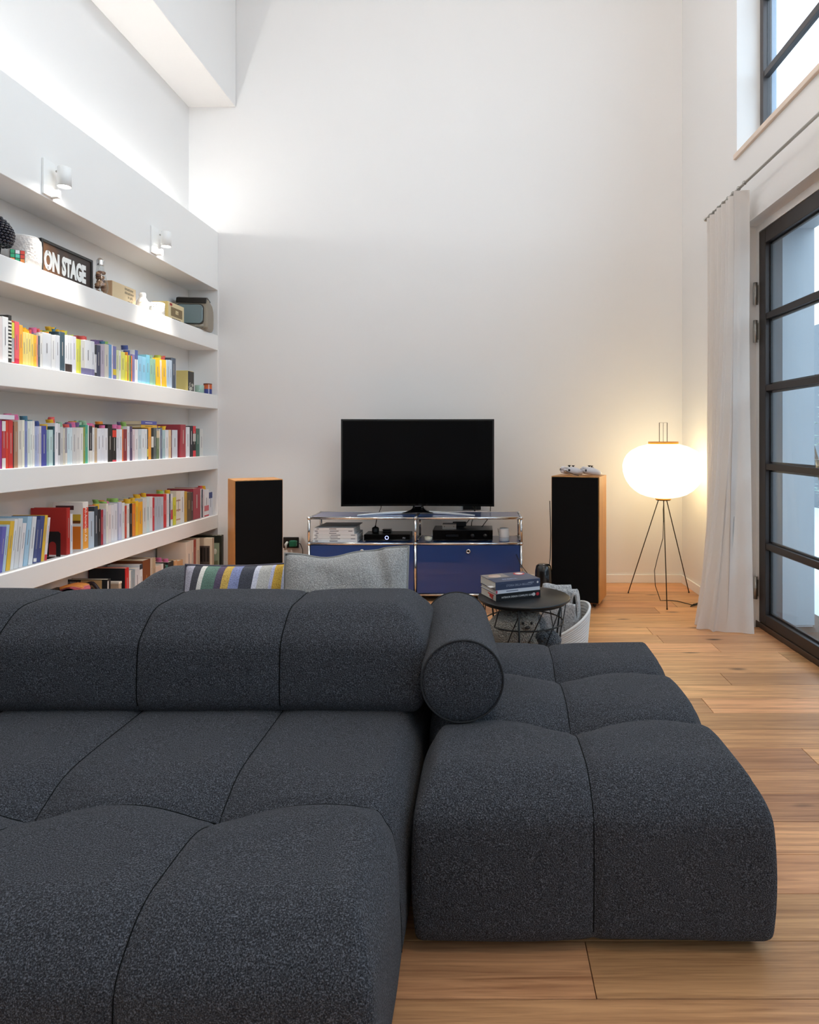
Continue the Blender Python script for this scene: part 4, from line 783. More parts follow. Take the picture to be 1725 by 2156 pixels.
# television
tx, ty = -.469, 4.89; tw, z0, z1 = 1.118, .65, 1.287
tv = thing('television', 'large black curved flat-screen television on a silver stand', 'television', (tx, ty, PZ[2]+.0065), R(-.6)); zo = PZ[2]+.0065
def arc(u): return -.04*(2*u-1)**2
def curved(x0, x1, za, zb, ya, yb, n=20):
    m = MB(); A_ = []
    for k in range(n+1):
        f = k/n; x = x0+(x1-x0)*f; c = arc((x+tw/2)/tw); A_ += [(x, ya+c, za), (x, yb+c, za), (x, yb+c, zb), (x, ya+c, zb)]
    fs = [(0, 1, 2, 3), (n*4+3, n*4+2, n*4+1, n*4)]
    for k in range(n):
        o = k*4; fs += [(o+3, o+7, o+4, o), (o, o+4, o+5, o+1), (o+1, o+5, o+6, o+2), (o+2, o+6, o+7, o+3)]
    m.add(A_, fs); return m
ZA_, ZB_ = z0-zo, z1-zo; bz = .012
GLB = mat('060607', .12, name='black_gloss_plastic', coat=.3)
build('housing', curved(-tw/2, tw/2, ZA_, ZB_, .004, .035), BLACKM, tv, bevel=.003)
build('back_cover', curved(-tw*.36, tw*.36, ZA_+.06, ZB_-.12, .035, .075), BLACKM, tv, bevel=.01)
build('screen', curved(-tw/2+bz, tw/2-bz, ZA_+bz*1.3, ZB_-bz, -.001, .004), mat('020203', .12, spec=.12, name='tv_screen'), tv)
for nm, a in (('bezel', (-tw/2, tw/2, ZA_, ZA_+bz*1.3)), ('bezel', (-tw/2, tw/2, ZB_-bz, ZB_)), ('bezel', (-tw/2, -tw/2+bz, ZA_+bz*1.3, ZB_-bz)), ('bezel', (tw/2-bz, tw/2, ZA_+bz*1.3, ZB_-bz))):
    build(nm, curved(a[0], a[1], a[2], a[3], -.006, .004), GLB, tv)
boxo('logo_tab', (-.028, .028, -.012, -.002, ZA_-.006, ZA_+.004), GLB, tv, .002)
text('logo', 'SAMSUNG', .0085, mat('B8B8BC', .3, .8), tv, FRONT((0, -.0121, ZA_-.004)), extrude=.0002, align='CENTER', xs=1.15)
m = MB(); n = 10; A_ = []
for k in range(n+1):
    f = k/n; hw = .038+.075*(1-f)**3; A_ += [(-hw, -.006-.05*(1-f)**2, .012+(ZA_-.01)*f), (hw, -.006-.05*(1-f)**2, .012+(ZA_-.01)*f), (hw, .03, .012+(ZA_-.01)*f), (-hw, .03, .012+(ZA_-.01)*f)]
m.add(A_, [(3, 2, 1, 0), (n*4, n*4+1, n*4+2, n*4+3)]+[q for k in range(n) for q in ((k*4, k*4+1, k*4+5, k*4+4), (k*4+1, k*4+2, k*4+6, k*4+5), (k*4+2, k*4+3, k*4+7, k*4+6), (k*4+3, k*4, k*4+4, k*4+7))], smooth=True); build('stand_neck', m, GLB, tv)
m = MB(); A_ = []; n = 24
for k in range(n+1):
    f = 2*k/n-1; x = .42*f; y = .015-.155*abs(f)**1.7; hw = .017; zt = .021-.012*f*f
    A_ += [(x, y-hw, max(0, zt-.016)), (x, y+hw, max(0, zt-.016)), (x, y+hw, zt), (x, y-hw, zt)]
m.add(A_, [(0, 1, 2, 3), (n*4+3, n*4+2, n*4+1, n*4)]+[q for k in range(n) for q in ((k*4+3, k*4+7, k*4+4, k*4), (k*4, k*4+4, k*4+5, k*4+1), (k*4+1, k*4+5, k*4+6, k*4+2), (k*4+2, k*4+6, k*4+7, k*4+3))]); build('stand_foot', m, mat('DADCDE', .35, .25), tv, bevel=.003)
m = MB()
for x in (-.4, 0, .4): m.box(x-.012, x+.012, (.015-.155*abs(x/.42)**1.7)-.01, (.015-.155*abs(x/.42)**1.7)+.01, 0, .006)
build('rubber_pad', m, BLACK, tv)
# things in the cabinet
zs = PZ[1]+.0067
mg = [(-1.198, -.882, .018, 'E6E6E4'), (-1.199, -.884, .013, 'DDDDDB'), (-1.197, -.883, .012, 'E8E8E6'), (-1.196, -.885, .013, 'E0E0DE'), (-1.192, -.905, .014, 'E4E4E4'), (-1.193, -.907, .014, 'DCDCDC'), (-1.190, -.909, .015, 'EAEAEA'), (-1.17, -.895, .004, '8E8E8C')]
z = zs; ordn = ['lowest', 'second from the bottom', 'third from the bottom', 'fourth from the bottom', 'fourth from the top', 'third from the top', 'second from the top', 'topmost']
for k, (a, b, h, c) in enumerate(mg):
    y0_ = 4.703+(.002*k) if k < 7 else 4.76
    m = MB(); t_ = .0007; m.box(a, b, y0_, y0_+t_, 0, h); m.box(a, b, y0_+t_, y0_+.235, 0, t_); m.box(a, b, y0_+t_, y0_+.235, h-t_, h)
    xm = (a+b)/2; Mx = Matrix.Translation((-xm, -y0_-.115, 0)); me = m.mesh('magazine'); me.transform(Mx)
    o = link('magazine', me, mat(c, .5), loc=(xm, y0_+.115, z)); tag(o, '%s magazine, %s of the stack at the left of the blue cabinet' % ('grey' if k == 7 else 'white', ordn[k]), 'magazine', 'magazines stacked in the cabinet')
    p = MB(); p.box(a-xm+.001, b-xm-.001, -.114, .119, t_, h-t_); build('pages', p, mat('EDEAE4', .85), o)
    if k < 7:
        for (u0_, u1_) in ((.03, .1), (.4, .62), (.86, .96)) if k % 2 else ((.06, .12), (.38, .56)): boxo('spine_print', (a-xm+(b-a)*u0_, a-xm+(b-a)*u1_, -.1153, -.115, h*.3, h*.65), mat('6A6A6E', .6), o)
    z += h+.0002
t = thing('set_top_box', 'flat black set-top box with a glowing blue ring in the cabinet', 'set-top box', (-.678, 4.83, zs))
boxo('case', (-.165, .165, -.09, .09, .004, .05), BLACKM, t, .006); boxo('front_fascia', (-.163, .163, -.0915, -.089, .006, .048), GLB, t)
m = MB(); m.tube([(.0+.012*math.cos(k/12*math.pi), -.0915, .027+.012*math.sin(k/12*math.pi)) for k in range(24)], .0018, 6, closed=True); build('ring_light', m, [emit('blue_ring', (.25, .3, 1, 1), 2.2)], t)
text('logo', 'sky', .016, mat('C8C8CC', .4), t, FRONT((.112, -.0922, .022)), extrude=.0002)
m = MB(); m.box(-.15, .15, -.08, .08, 0, .004); build('foot', m, BLACK, t)
t = thing('plug_adapter', 'small black plug with cable on top of the set-top box', 'plug', (-.775, 4.84, zs+.0505))
m = MB(); m.lathe([(.022, 0), (.026, .004), (.026, .03), (.02, .038), (.006, .042), (.005, .05)], 14); build('body', m, BLACK, t, bevel=.002)
m = MB(); m.tube([(0, 0, .045), (.005, .02, .09), (.008, .06, .12), (.012, .19, .16), (.015, .22, .3)], .003, 8); build('cable', m, BLACK, t)
t = thing('remote_dongle', 'small flat black box on the set-top box beside the plug', 'box', (-.69, 4.85, zs+.0505)); boxo('case', (-.03, .03, -.03, .03, 0, .018), BLACKM, t, .004); boxo('top_plate', (-.033, .03, -.025, .033, .018, .024), GLB, t, .002)
t = thing('amplifier', 'black hi-fi receiver in the right bay of the cabinet', 'receiver', (-.137, 4.86, zs))
boxo('case', (-.214, .214, -.12, .12, .006, .082), mat('101011', .3), t, .003); boxo('front_fascia', (-.214, .214, -.123, -.12, .008, .08), GLB, t, .001)
for x in (.07, .16): k = MB(); k.lathe([(.014, 0), (.013, .006), (0, .0065)], 24, M=FRONT((x, -.123, .042)), close=False); build('knob', k, BLACKM, t)
boxo('display', (-.12, -.03, -.1236, -.123, .035, .05), mat('1E2024', .1), t)
m = MB()
for x in (-.18, .18):
    for y in (-.09, .09): m.lathe([(.014, 0), (.014, .007)], 14, c=(x, y, 0))
build('foot', m, BLACK, t)
t = thing('media_player', 'small silver-fronted box on top of the black receiver', 'media player', (-.235, 4.82, zs+.0823)); boxo('case', (-.05, .05, -.03, .05, 0, .034), BLACKM, t, .002); boxo('front_plate', (-.05, .05, -.032, -.03, 0, .034), mat('B8B6B0', .35, .7), t, .001)
for x in (-.035, .032): k = MB(); k.ball((x, -.0325, .018), .003); build('screw', k, BLACK, t)
t = thing('game_camera', 'black bar camera behind the silver-fronted box on the receiver', 'camera', (-.16, 4.89, zs+.0823)); boxo('bar', (-.055, .045, -.012, .012, .006, .04), BLACKM, t, .005); boxo('base', (-.03, .03, -.02, .02, 0, .006), BLACK, t, .002)
t = thing('smart_speaker', 'small white cylinder speaker at the right end of the cabinet', 'speaker', (.160, 4.76, zs))
m = MB(); m.lathe([(0, 0), (.033, 0), (.037, .004), (.037, .085), (.034, .092), (.028, .094), (0, .093)], 32); build('body', m, mat('E2E2E0', .5), t)
m = MB(); m.lathe([(.0375, .026), (.0375, .029)], 32, close=False); build('seam_ring', m, mat('B8B8B6', .5), t)
m = MB(); m.tube([(0, .035, .01), (-.04, .06, .06), (-.045, .03, .085), (-.04, .0, .04)], .002, 6); build('cable', m, mat('9A9A98', .6), t)
t = thing('shell_dish', 'small cream shell dish beside the black receiver', 'dish', (-.383, 4.74, zs))
m = MB(); m.lathe([(0, 0), (.018, 0), (.026, .012), (.028, .03), (.024, .034), (.022, .026), (.014, .012), (0, .01)], 20); build('dish', m, mat('E2DCC6', .35), t)
m = MB(); m.ball((0, 0, .026), .018, 14, 8, sc=(1.1, .9, .7)); build('shell', m, mat('D6CDB4', .4), t)
# wall plates
t = thing('wall_socket', 'black wall socket plate beside the left loudspeaker', 'socket', (-1.515, YB, .32))
boxo('plate', (-.062, .062, -.009, 0, -.043, .043), mat('1B1C1D', .3), t, .003); boxo('module_frame', (-.05, .05, -.011, -.009, -.028, .028), mat('111112', .4), t, .001)
m = MB(); m.tube([(-.028, -.01, .0), (-.03, -.045, -.01), (-.026, -.05, -.05)], [.012, .011, .005], 10); build('white_plug', m, mat('D8D6D0', .5), t)
t = thing('plug_adapter', 'green plug adapter in the black wall socket', 'plug', (-1.49, YB-.012, .315)); boxo('body', (-.028, .028, -.04, 0, -.022, .024), mat('2F8A6A', .4), t, .005)
m = MB(); m.tube([(.028, -.02, .005), (.06, -.03, 0), (.085, -.06, -.04), (.10, -.1, -.12), (.10, -.1, -.29)], .003, 8); build('cable', m, BLACK, t)
t = thing('wall_socket', 'black wall socket plate half hidden under the right of the television', 'socket', (-.078, YB, .60)); boxo('plate', (-.07, .07, -.009, 0, -.02, .066), mat('161617', .3), t, .003); boxo('module_frame', (-.055, .055, -.011, -.009, -.008, .055), BLACK, t)
m = MB(); m.tube([(.02, -.012, .03), (.03, -.04, .0), (.02, -.1, -.03), (-.03, -.2, -.09), (-.06, -.35, -.105)], .0035, 8); m.tube([(.0, -.012, .02), (.02, -.06, -.01), (.02, -.12, -.05), (.0, -.25, -.09), (0, -.33, -.105)], .0035, 8); build('cable', m, BLACK, t)
m = MB(); m.tube([(.075, 5.02-4.9, .66-.6), (.085, .13, .03), (.083, .16, -.02), (.06, .12, -.07), (.02, .0, -.105)], .003, 8); o = tag(build('television_cable', m, BLACK, loc=(-.02, 4.9, .6)), 'thin black cable hanging from the right of the television', 'cable')
# ================================================================ loudspeakers
def speaker(name_label, corner, th, w, d, z0_, z1_, nside, feet_):
    M = Matrix.Translation((corner[0], corner[1], 0)) @ Matrix.Rotation(th, 4, 'Z'); t = thing('loudspeaker', name_label, 'loudspeaker', M=M, group='pair of floor loudspeakers')
    boxo('cabinet', (0, w, .0, d, z0_, z1_), SPKWOOD, t, .003)
    boxo('grille', (.006, w-.006, -.018, 0, z0_+.006, z1_-.006), mat('0A0A0B', .85, spec=.15), t, .004)
    if feet_:
        for x in (.04, w-.04):
            for y in (.04, d-.04): m = MB(); m.lathe([(.008, 0), (.014, .01), (.014, z0_+.002)], 12, c=(x, y, 0)); build('spike_foot', m, BLACK, t)
    else:
        m = MB(); m.box(.02, w-.02, .02, d-.02, 0, z0_); build('plinth', m, BLACK, t)
    return t
th = R(-20.4); w = .333; Rr_ = Vector((.793, 4.485)); Lc = Rr_-Vector((math.cos(th), math.sin(th)))*w
spk = speaker('tall black-grilled loudspeaker with controllers on top, right of the cabinet', Lc, th, w, .27, .028, .887, 1, True)
speaker('black-grilled loudspeaker standing left of the cabinet near the shelves', Vector((-1.728, 4.64)), R(30), .333, .27, .015, .853, -1, False)
# controllers
def controller(loc, rz, label, cable):
    t = thing('game_controller', label, 'game controller', loc, rz, 'controllers on the loudspeaker'); CW = mat('D9D9E0', .4, name='controller_white')
    m = MB()
    for sx in (-1, 1):
        m.tube([(sx*.034, .03, .034), (sx*.052, .02, .036), (sx*.064, -.015, .03), (sx*.068, -.05, .02), (sx*.06, -.07, .016)], [.02, .027, .025, .019, .006], 14)
    m.ball((0, .012, .036), .03, 18, 10, sc=(1.55, .95, .62)); build('shell', m, CW, t)
    m = MB(); m.prism(rrect(.052, .034, .008), .0, .006, M=Matrix.Translation((0, .018, .051))); build('touchpad', m, mat('E6E6EA', .4), t, bevel=.002)
    m = MB(); m.tube([(-.03, -.02, .044), (0, -.026, .046), (.03, -.02, .044)], [.012, .014, .012], 10); build('dark_centre', m, BLACKM, t)
    for sx in (-1, 1):
        m = MB(); m.lathe([(.006, 0), (.005, .012), (.011, .014), (.01, .018), (0, .017)], 16, c=(sx*.025, -.012, .052)); build('thumbstick', m, BLACK, t)
        m = MB(); m.box(sx*.052-.013, sx*.052+.013, .034, .044, .03, .046); build('trigger', m, BLACKM, t, bevel=.004)
    if cable: m = MB(); m.tube([(-.01, .042, .035), (-.06, .06, .03), (-.11, .04, .012), (-.13, .01, .004)], .002, 6); build('cable', m, BLACK, t)
dx = lambda a, b: (Lc.x+math.cos(th)*a-math.sin(th)*b, Lc.y+math.sin(th)*a+math.cos(th)*b, .8875)
controller(dx(.10, .13), R(115), 'white game controller with a cable, left one on the tall loudspeaker', True)
controller(dx(.235, .13), R(100), 'white game controller, right one on the tall loudspeaker', False)
t = thing('cylinder_speaker', 'black tapered cylinder device on the floor between cabinet and loudspeaker', 'speaker', (.398, 4.30, 0))
m = MB(); m.lathe([(0, 0), (.05, 0), (.055, .006), (.057, .2), (.054, .29), (.047, .325), (.035, .334), (0, .336)], 36); build('body', m, mat('0E0E0F', .25, coat=.3), t)
m = MB(); m.lathe([(.006, 0), (0, .002)], 12, c=(.0, -.02, .3355), close=False); build('indicator', m, mat('D8D8D8', .3), t)
m = MB(); m.tube([(.04, .02, .32), (.05, .06, .36), (.058, .12, .42), (.068, .2, .5), (.066, .24, .72)], .003, 6); build('cable', m, BLACK, t)
m = MB(); m.tube([(-.05, .02, .24), (-.09, .05, .25), (-.14, .2, .30), (-.16, .42, .34)], .0025, 6); build('cable', m, BLACK, t)
# ================================================================ paper floor lamp
LX, LY = 1.304, 4.78
lamp = thing('floor_lamp', 'paper lantern floor lamp glowing warm on three thin black legs', 'floor lamp', (LX, LY, 0))
kz = .2134*LY/F
pts = [(145, 352), (235, 375), (310, 415), (352, 455), (378, 500), (395, 560), (391, 620), (376, 675), (352, 725), (320, 770), (280, 808), (225, 845), (160, 868), (75, 884)]
prof = [(a*kz, CH-(860+b*.2134-V0)*LY/F) for a, b in pts]
fine = []
for i in range(len(prof)-1):
    n = 6
    for k in range(n):
        f = k/n; r = prof[i][0]*(1-f)+prof[i+1][0]*f; zz_ = prof[i][1]*(1-f)+prof[i+1][1]*f; fine.append((r, zz_))
fine.append(prof[-1])
sm = [fine[0]]+[((fine[i-1][0]+2*fine[i][0]+fine[i+1][0])/4*(1+.0012*(i % 2)), (fine[i-1][1]+2*fine[i][1]+fine[i+1][1])/4) for i in range(1, len(fine)-1)]+[fine[-1]]
def paper():
    m, nt, b, N, L = nmat('glowing_washi_paper'); nt.nodes.remove(b); out = nt.nodes['Material Output']
    tc = N('ShaderNodeTexCoord'); w = N('ShaderNodeTexWave'); w.bands_direction = 'Z'; w.inputs['Scale'].default_value = 28; w.inputs['Distortion'].default_value = .6; w.inputs['Detail'].default_value = 1; L(tc.outputs['Object'], w.inputs[0])
    r = N('ShaderNodeMapRange'); r.inputs[3].default_value = LAMP_STR*.9; r.inputs[4].default_value = LAMP_STR*1.05; L(w.outputs['Fac'], r.inputs[0])
    e = N('ShaderNodeEmission'); e.inputs[0].default_value = (1, .79, .44, 1); L(r.outputs[0], e.inputs[1]); L(e.outputs[0], out.inputs[0]); return m
m = MB(); m.lathe(sm, 64, close=False); build('paper_shade', m, paper(), lamp)
WD = mat('D9963C', .5, name='bamboo_ring')
zt = prof[0][1]
m = MB(); m.lathe([(.098, 0), (.106, 0), (.106, .022), (.098, .022), (.098, 0)], 40, c=(0, 0, zt-.004), close=False); build('top_ring', m, WD, lamp)
m = MB(); m.lathe([(.05, 0), (.056, 0), (.056, .01), (.05, .01), (.05, 0)], 32, c=(0, 0, prof[-1][1]-.01), close=False); build('bottom_ring', m, WD, lamp)
BW = mat('2A231C', .4, .5, name='dark_wire')
m = MB(); zh = 1.259; m.tube([(-.028, 0, zt), (-.028, 0, zh), (.028, 0, zh), (.028, 0, zt)], .0026, 8); m.tube([(0, 0, zt), (0, 0, zh)], .0016, 8); build('wire_handle', m, BW, lamp)
zb = prof[-1][1]-.012
m = MB(); m.lathe([(0, 0), (.05, 0), (.05, .006), (0, .006)], 24, c=(0, 0, zb-.004)); build('hub', m, BW, lamp)
for fx, fy in ((1.239, 4.448), (1.084, 4.92), (1.535, 4.93)):
    d = Vector((fx-LX, fy-LY, 0)); a = d.normalized()*.034; m = MB(); m.tube([(a.x, a.y, zb), (d.x, d.y, .008)], .0036, 8); lg = build('leg', m, BW, lamp); m = MB(); m.ball((d.x, d.y, .006), .006, 10, 6); build('foot_tip', m, BLACK, lg)
cp = [(555, 905, 4.76), (547, 1000, 4.74), (550, 1100, 4.73), (545, 1280, 4.72), (490, 1480, 4.70), (462, 1600, 4.70), (470, 1750, 4.69)]
P = [Vector(((1280+a*.2134-U0)/F*y-LX, y-LY, CH-(860+b*.2134-V0)*y/F)) for a, b, y in cp]
for a, b in ((520, 1840), (600, 1890), (690, 1900), (780, 1925), (835, 1938)):
    v = 860+b*.2134; y = (CH-.004)*F/(v-V0); y = min(y, 4.69); P.append(Vector(((1280+a*.2134-U0)/F*y-LX, y-LY, .004)))
m = MB(); m.tube(P, .0026, 8); build('power_cord', m, BLACK, lamp)
q0 = P[-1]; m = MB(); m.tube([q0, q0+Vector((.02, .0, .006)), q0+Vector((.05, .01, .012)), q0+Vector((.03, -.03, .01)), q0+Vector((-.03, -.055, .004)), q0+Vector((0, -.03, .012)), q0+Vector((.05, -.03, .01)), q0+Vector((.065, -.06, .004)), q0+Vector((.04, -.05, .004))], .0038, 8); build('cord_switch', m, BLACK, lamp)
# ================================================================ curtain
rod = thing('curtain_rod', 'slim steel curtain rod above the glazed door', 'curtain rod', M=MR @ Matrix.Translation((-.1, 0, 2.615)))
m = MB(); m.tube([(0, -.82, 0), (0, 1.0-YB, 0)], .008, 12); build('pole', m, STEEL, rod)
m = MB(); m.lathe([(0, -.0), (.012, 0), (.014, .006), (.011, .014), (0, .018)], 16, M=basis((1,0,0), (0,0,1), (0,1,0), (0, -.822, 0))); build('finial', m, STEEL, rod)
for y in (-.9, 2.2-YB): m = MB(); m.tube([(0, y, 0), (.099, y, 0)], .005, 8); m.lathe([(.016, 0), (.016, .006), (0, .007)], 14, M=basis((0,1,0), (0,0,1), (-1,0,0), (.1, y, 0))); m.tube([(0, y-.008, 0), (0, y+.008, 0)], .0115, 12); build('bracket', m, STEEL, rod)
ct = thing('curtain', 'white floor-length linen curtain drawn beside the glazed door', 'curtain', (1.45, 4.1, 0))
ctl = [(0, 1.515, 4.43), (.25, 1.42, 4.30), (.5, 1.325, 4.12), (.66, 1.30, 4.005), (.8, 1.38, 3.94), (.9, 1.49, 3.915), (1, 1.592, 3.885)]
def bot(t):
    for (a, x0, y0), (b, x1, y1) in zip(ctl[:-1], ctl[1:]):
        if t <= b: f = (t-a)/(b-a); return x0+(x1-x0)*f, y0+(y1-y0)*f
    return ctl[-1][1:]
def cpt(i, j):
    t, h = i, j                                     # j: 0 at the floor, 1 at the rod
    y = 4.425-.62*t; xr = XR0-PHI*(4.1-YB)-.1; amp = .026
    tx_ = xr+amp*math.sin(2*math.pi*9.5*t)+.006*math.sin(23*t+1); ty_ = y
    if t > .86: f = (t-.86)/.14; tx_ = xr-.035+.085*f+.004*math.sin(9*f); ty_ = 4.425-.62*.86-.02*f
    bx, by = bot(t); k = max(0, 1-h); g = .12*k+.88*k**2.6
    wv = .022*math.sin(2*math.pi*7*t+.8)*(1-.5*h) if t < .8 else .012*math.sin(2*math.pi*9*t+h*2)
    x = tx_*(1-g)+(bx)*g; y = ty_*(1-g)+by*g
    x += g*wv*.6+.004*noise.noise(Vector((t*7, h*4, 1))); y += g*wv*.6+.012*k*noise.noise(Vector((t*6, h*5, 7)))
    x -= .010*math.sin(h*3.0)*max(0, t-.6)
    lim = XR0-PHI*(y-YB)-.006; x = min(x, lim)
    z = .004+2.59*h + (.010*noise.noise(Vector((t*9, 0, 3))) if h < .02 else 0)*(1 if h == 0 else .5)
    return (x-1.45, y-4.1, max(.003, z))
m = MB(); m.grid(cpt, 190, 90)
def linen():
    m, nt, b, N, L = nmat('white_linen'); out = nt.nodes['Material Output']; b.inputs['Base Color'].default_value = lin('F0EDEA'); b.inputs['Roughness'].default_value = .9; b.inputs['Specular IOR Level'].default_value = .1
    t = N('ShaderNodeBsdfTranslucent'); t.inputs[0].default_value = lin('EFEAE6'); mx = N('ShaderNodeMixShader'); mx.inputs[0].default_value = .4; L(b.outputs[0], mx.inputs[1]); L(t.outputs[0], mx.inputs[2]); L(mx.outputs[0], out.inputs[0])
    n = N('ShaderNodeTexNoise'); n.inputs['Scale'].default_value = 25; n.inputs['Detail'].default_value = 4; tc = N('ShaderNodeTexCoord'); L(tc.outputs['Object'], n.inputs[0]); bp = N('ShaderNodeBump'); bp.inputs['Strength'].default_value = .25; bp.inputs['Distance'].default_value = .01; L(n.outputs[0], bp.inputs['Height']); L(bp.outputs[0], b.inputs['Normal']); return m
LN = linen(); build('cloth', m, LN, ct)
m = MB(); m.grid(lambda i, j: (lambda p: (p[0]-.003, p[1]-.002, p[2]))(cpt(i, .965+.035*j)), 190, 3); build('heading_tape', m, LN, ct)
m = MB()
for k in range(8):
    y = 4.40-.58*k/7-4.1; m.tube([(XR0-PHI*(4.1-YB)-.1-1.45+.0115*math.cos(a*math.pi/8), y, 2.615+.0115*math.sin(a*math.pi/8)) for a in range(16)], .0018, 6, closed=True)
build('ring', m, STEEL, ct)
# ================================================================ side table
TX, TY, TH = .193, 3.07, .42
st = thing('side_table', 'round black side table with a wire basket base', 'side table', (TX, TY, 0)); r0 = .212
m = MB(); m.lathe([(0, TH-.012), (r0-.004, TH-.012), (r0, TH-.010), (r0, TH-.002), (r0-.003, TH), (0, TH)], 72); build('table_top', m, mat('131314', .38, name='black_table_lacquer'), st)
BWm = mat('0C0C0D', .45)
def cone(f): return .195-.055*(1-f)
zz0, zz1 = .012, TH-.013
def ring(f, r=.0035): zz_ = zz0+(zz1-zz0)*f; R_ = cone(f); m = MB(); m.tube([(R_*math.cos(k/24*math.pi), R_*math.sin(k/24*math.pi), zz_) for k in range(48)], r, 6, closed=True); return build('wire_ring', m, BWm, st)
for f in (0, .25, .5, .75, .985): ring(f, .0035 if f not in (0, .985) else .0045)
nw = 12
for k in range(nw):
    m = MB(); m.tube([(cone(f)*math.cos(a), cone(f)*math.sin(a), zz0+(zz1-zz0)*f) for f, a in [(i/8, 2*math.pi*k/nw+.95*(i/8)) for i in range(9)]], .0023, 6); build('wire', m, BWm, st)
for k in range(3): a = 2*math.pi*k/3+.35; m = MB(); m.tube([(cone(0)*math.cos(a), cone(0)*math.sin(a), .0), (cone(1)*math.cos(a), cone(1)*math.sin(a), zz1)], .0042, 8); build('leg', m, BWm, st)
# soft toys inside
FUR1 = fabric('beige_plush', '7E766A', 'B4AB9E', 'DAD2C6', 240, 1., .012, .4); FUR2 = fabric('grey_plush', '4E4E50', '868688', 'B0B0B2', 240, 1., .012, .4); FUR3 = fabric('blue_grey_plush', '24282E', '434A54', '6C747E', 240, 1., .012, .4)
def blob(m, c, r, sc=(1, 1, 1), seed=0, n=22):
    def fn(i, j):
        a, t_ = 2*math.pi*i, math.pi*j; d = Vector((math.sin(t_)*math.cos(a), math.sin(t_)*math.sin(a), math.cos(t_))); k = 1+.14*noise.noise(d*2.2+Vector((seed, 0, 0)))+.05*noise.noise(d*6+Vector((0, seed, 0)))
        return (c[0]+r*k*sc[0]*d.x, c[1]+r*k*sc[1]*d.y, c[2]+r*k*sc[2]*d.z)
    m.grid(lambda i, j: fn(i, 1-j), n, n//2, wrapu=True)
for (px, py, pz, rr_, mt, lab, sd) in ((-.05, -.055, .285, .112, FUR1, 'beige plush toy lying at the left in the wire basket', 1), (.035, .035, .27, .075, FUR2, 'grey plush toy in the middle of the wire basket', 5), (.10, -.075, .235, .062, FUR3, 'blue grey plush toy at the right in the wire basket', 9), (0.0, -.055, .095, .085, FUR1, 'pale plush toy at the bottom of the wire basket', 13)):
    t = thing('plush_toy', lab, 'plush toy', (TX+px, TY+py, pz-rr_*.85)); q = random.Random(sd)
    m = MB(); blob(m, (0, 0, rr_*.85), rr_, (1.05, .9, .85), sd); build('body', m, mt, t)
    hx_ = (rr_*.5 if px < 0 else -rr_*.4)
    m = MB(); blob(m, (hx_, -rr_*.42, rr_*1.25), rr_*.5, (1, 1, .95), sd+3, 16); build('head', m, mt, t)
    for e in (-1, 1): m = MB(); blob(m, (hx_+e*rr_*.36, -rr_*.35, rr_*1.62), rr_*.17, (1, .6, 1), sd+7, 10); build('ear', m, mt, t)
    for e in (-1, 1): m = MB(); m.ball((hx_+e*rr_*.17, -rr_*.9, rr_*1.32), rr_*.055, 8, 5); build('eye', m, BLACK, t)
    m = MB(); m.ball((hx_, -rr_*.93, rr_*1.15), rr_*.08, 8, 5, sc=(1.3, 1, .8)); build('nose', m, mat('2E2622', .5), t)
    for e in (-1, 1): m = MB(); blob(m, (hx_*.4+e*rr_*.6, -rr_*.3, rr_*.45), rr_*.32, (.8, 1.1, .8), sd+11, 12); build('paw', m, mt, t)
# three books on the table
def tbook(z, h, w, d, cov, spine, label, rz, ox=0., oy=0., extra=None):
    t = thing('book', label, 'book', (TX-.062+ox, TY+.01+oy, z), rz, 'books on the side table')
    m = MB(); t_ = .0016; m.box(-w/2, w/2, -d/2, -d/2+t_, 0, h); m.box(-w/2, w/2, -d/2+t_, d/2, 0, t_); m.box(-w/2, w/2, -d/2+t_, d/2, h-t_, h); build('cover', m, mat(cov, .35), t)
    p = MB(); p.box(-w/2+.003, w/2-.003, -d/2+t_, d/2-.003, t_, h-t_); build('pages', p, mat('D2CEC4', .85), t)
    return t
rz = R(24)
t = tbook(TH, .034, .225, .17, '141416', None, 'thick black-spined book at the bottom of the pile on the side table', rz)
text('spine_lettering', 'INTERIOR DESIGN COMPLETE GUIDE', .011, mat('E8E8E8', .5), t, FRONT((-.085, -.0851, .013)), extrude=.0002, xs=.9)
m = MB(); m.lathe([(.008, 0), (0, .0006)], 16, M=FRONT((.098, -.085, .017)), close=False); build('spine_dot', m, mat('B8202A', .4), t)
m = MB(); m.lathe([(.008, 0), (0, .0006)], 16, M=FRONT((.078, -.085, .017)), close=False); build('spine_dot', m, mat('C8C8C8', .4), t)
for k in range(3): m = MB(); m.box(-.1135, -.112, -.05+.012*k, -.045+.014*k, .005+.003*k, .026-.002*k); build('bookmark', m, mat('D8302A', .6), t)
m = MB(); m.box(-.1137, -.112, -.06, .0, .022, .026); build('bookmark', m, mat('E0483A', .6), t)
t = tbook(TH+.0342, .016, .222, .168, 'D6D9E2', None, 'thin white paperback in the middle of the pile on the side table', rz, -.001, .002)
boxo('spine_mark', (-.111, -.104, -.0845, -.084, .001, .015), mat('B83A48', .5), t); boxo('spine_print', (-.06, .0, -.0843, -.084, .006, .010), mat('70788C', .6), t)
t = tbook(TH+.0504, .036, .226, .172, '39425C', None, 'navy art book with a red sticker on top of the pile', rz, -.002, .003)
text('spine_lettering', 'STORIA DELLA BELLEZZA', .013, mat('9AA0B0', .5), t, FRONT((-.06, -.0861, .012)), extrude=.0002, xs=.9)
text('spine_lettering', 'BOMPIANI', .006, mat('C8CCD6', .5), t, FRONT((.052, -.0861, .02)), extrude=.0002)
m = MB(); m.lathe([(.005, 0), (0, .0006)], 14, M=FRONT((.1, -.086, .02)), close=False); build('spine_dot', m, mat('D8D8D8', .4), t)
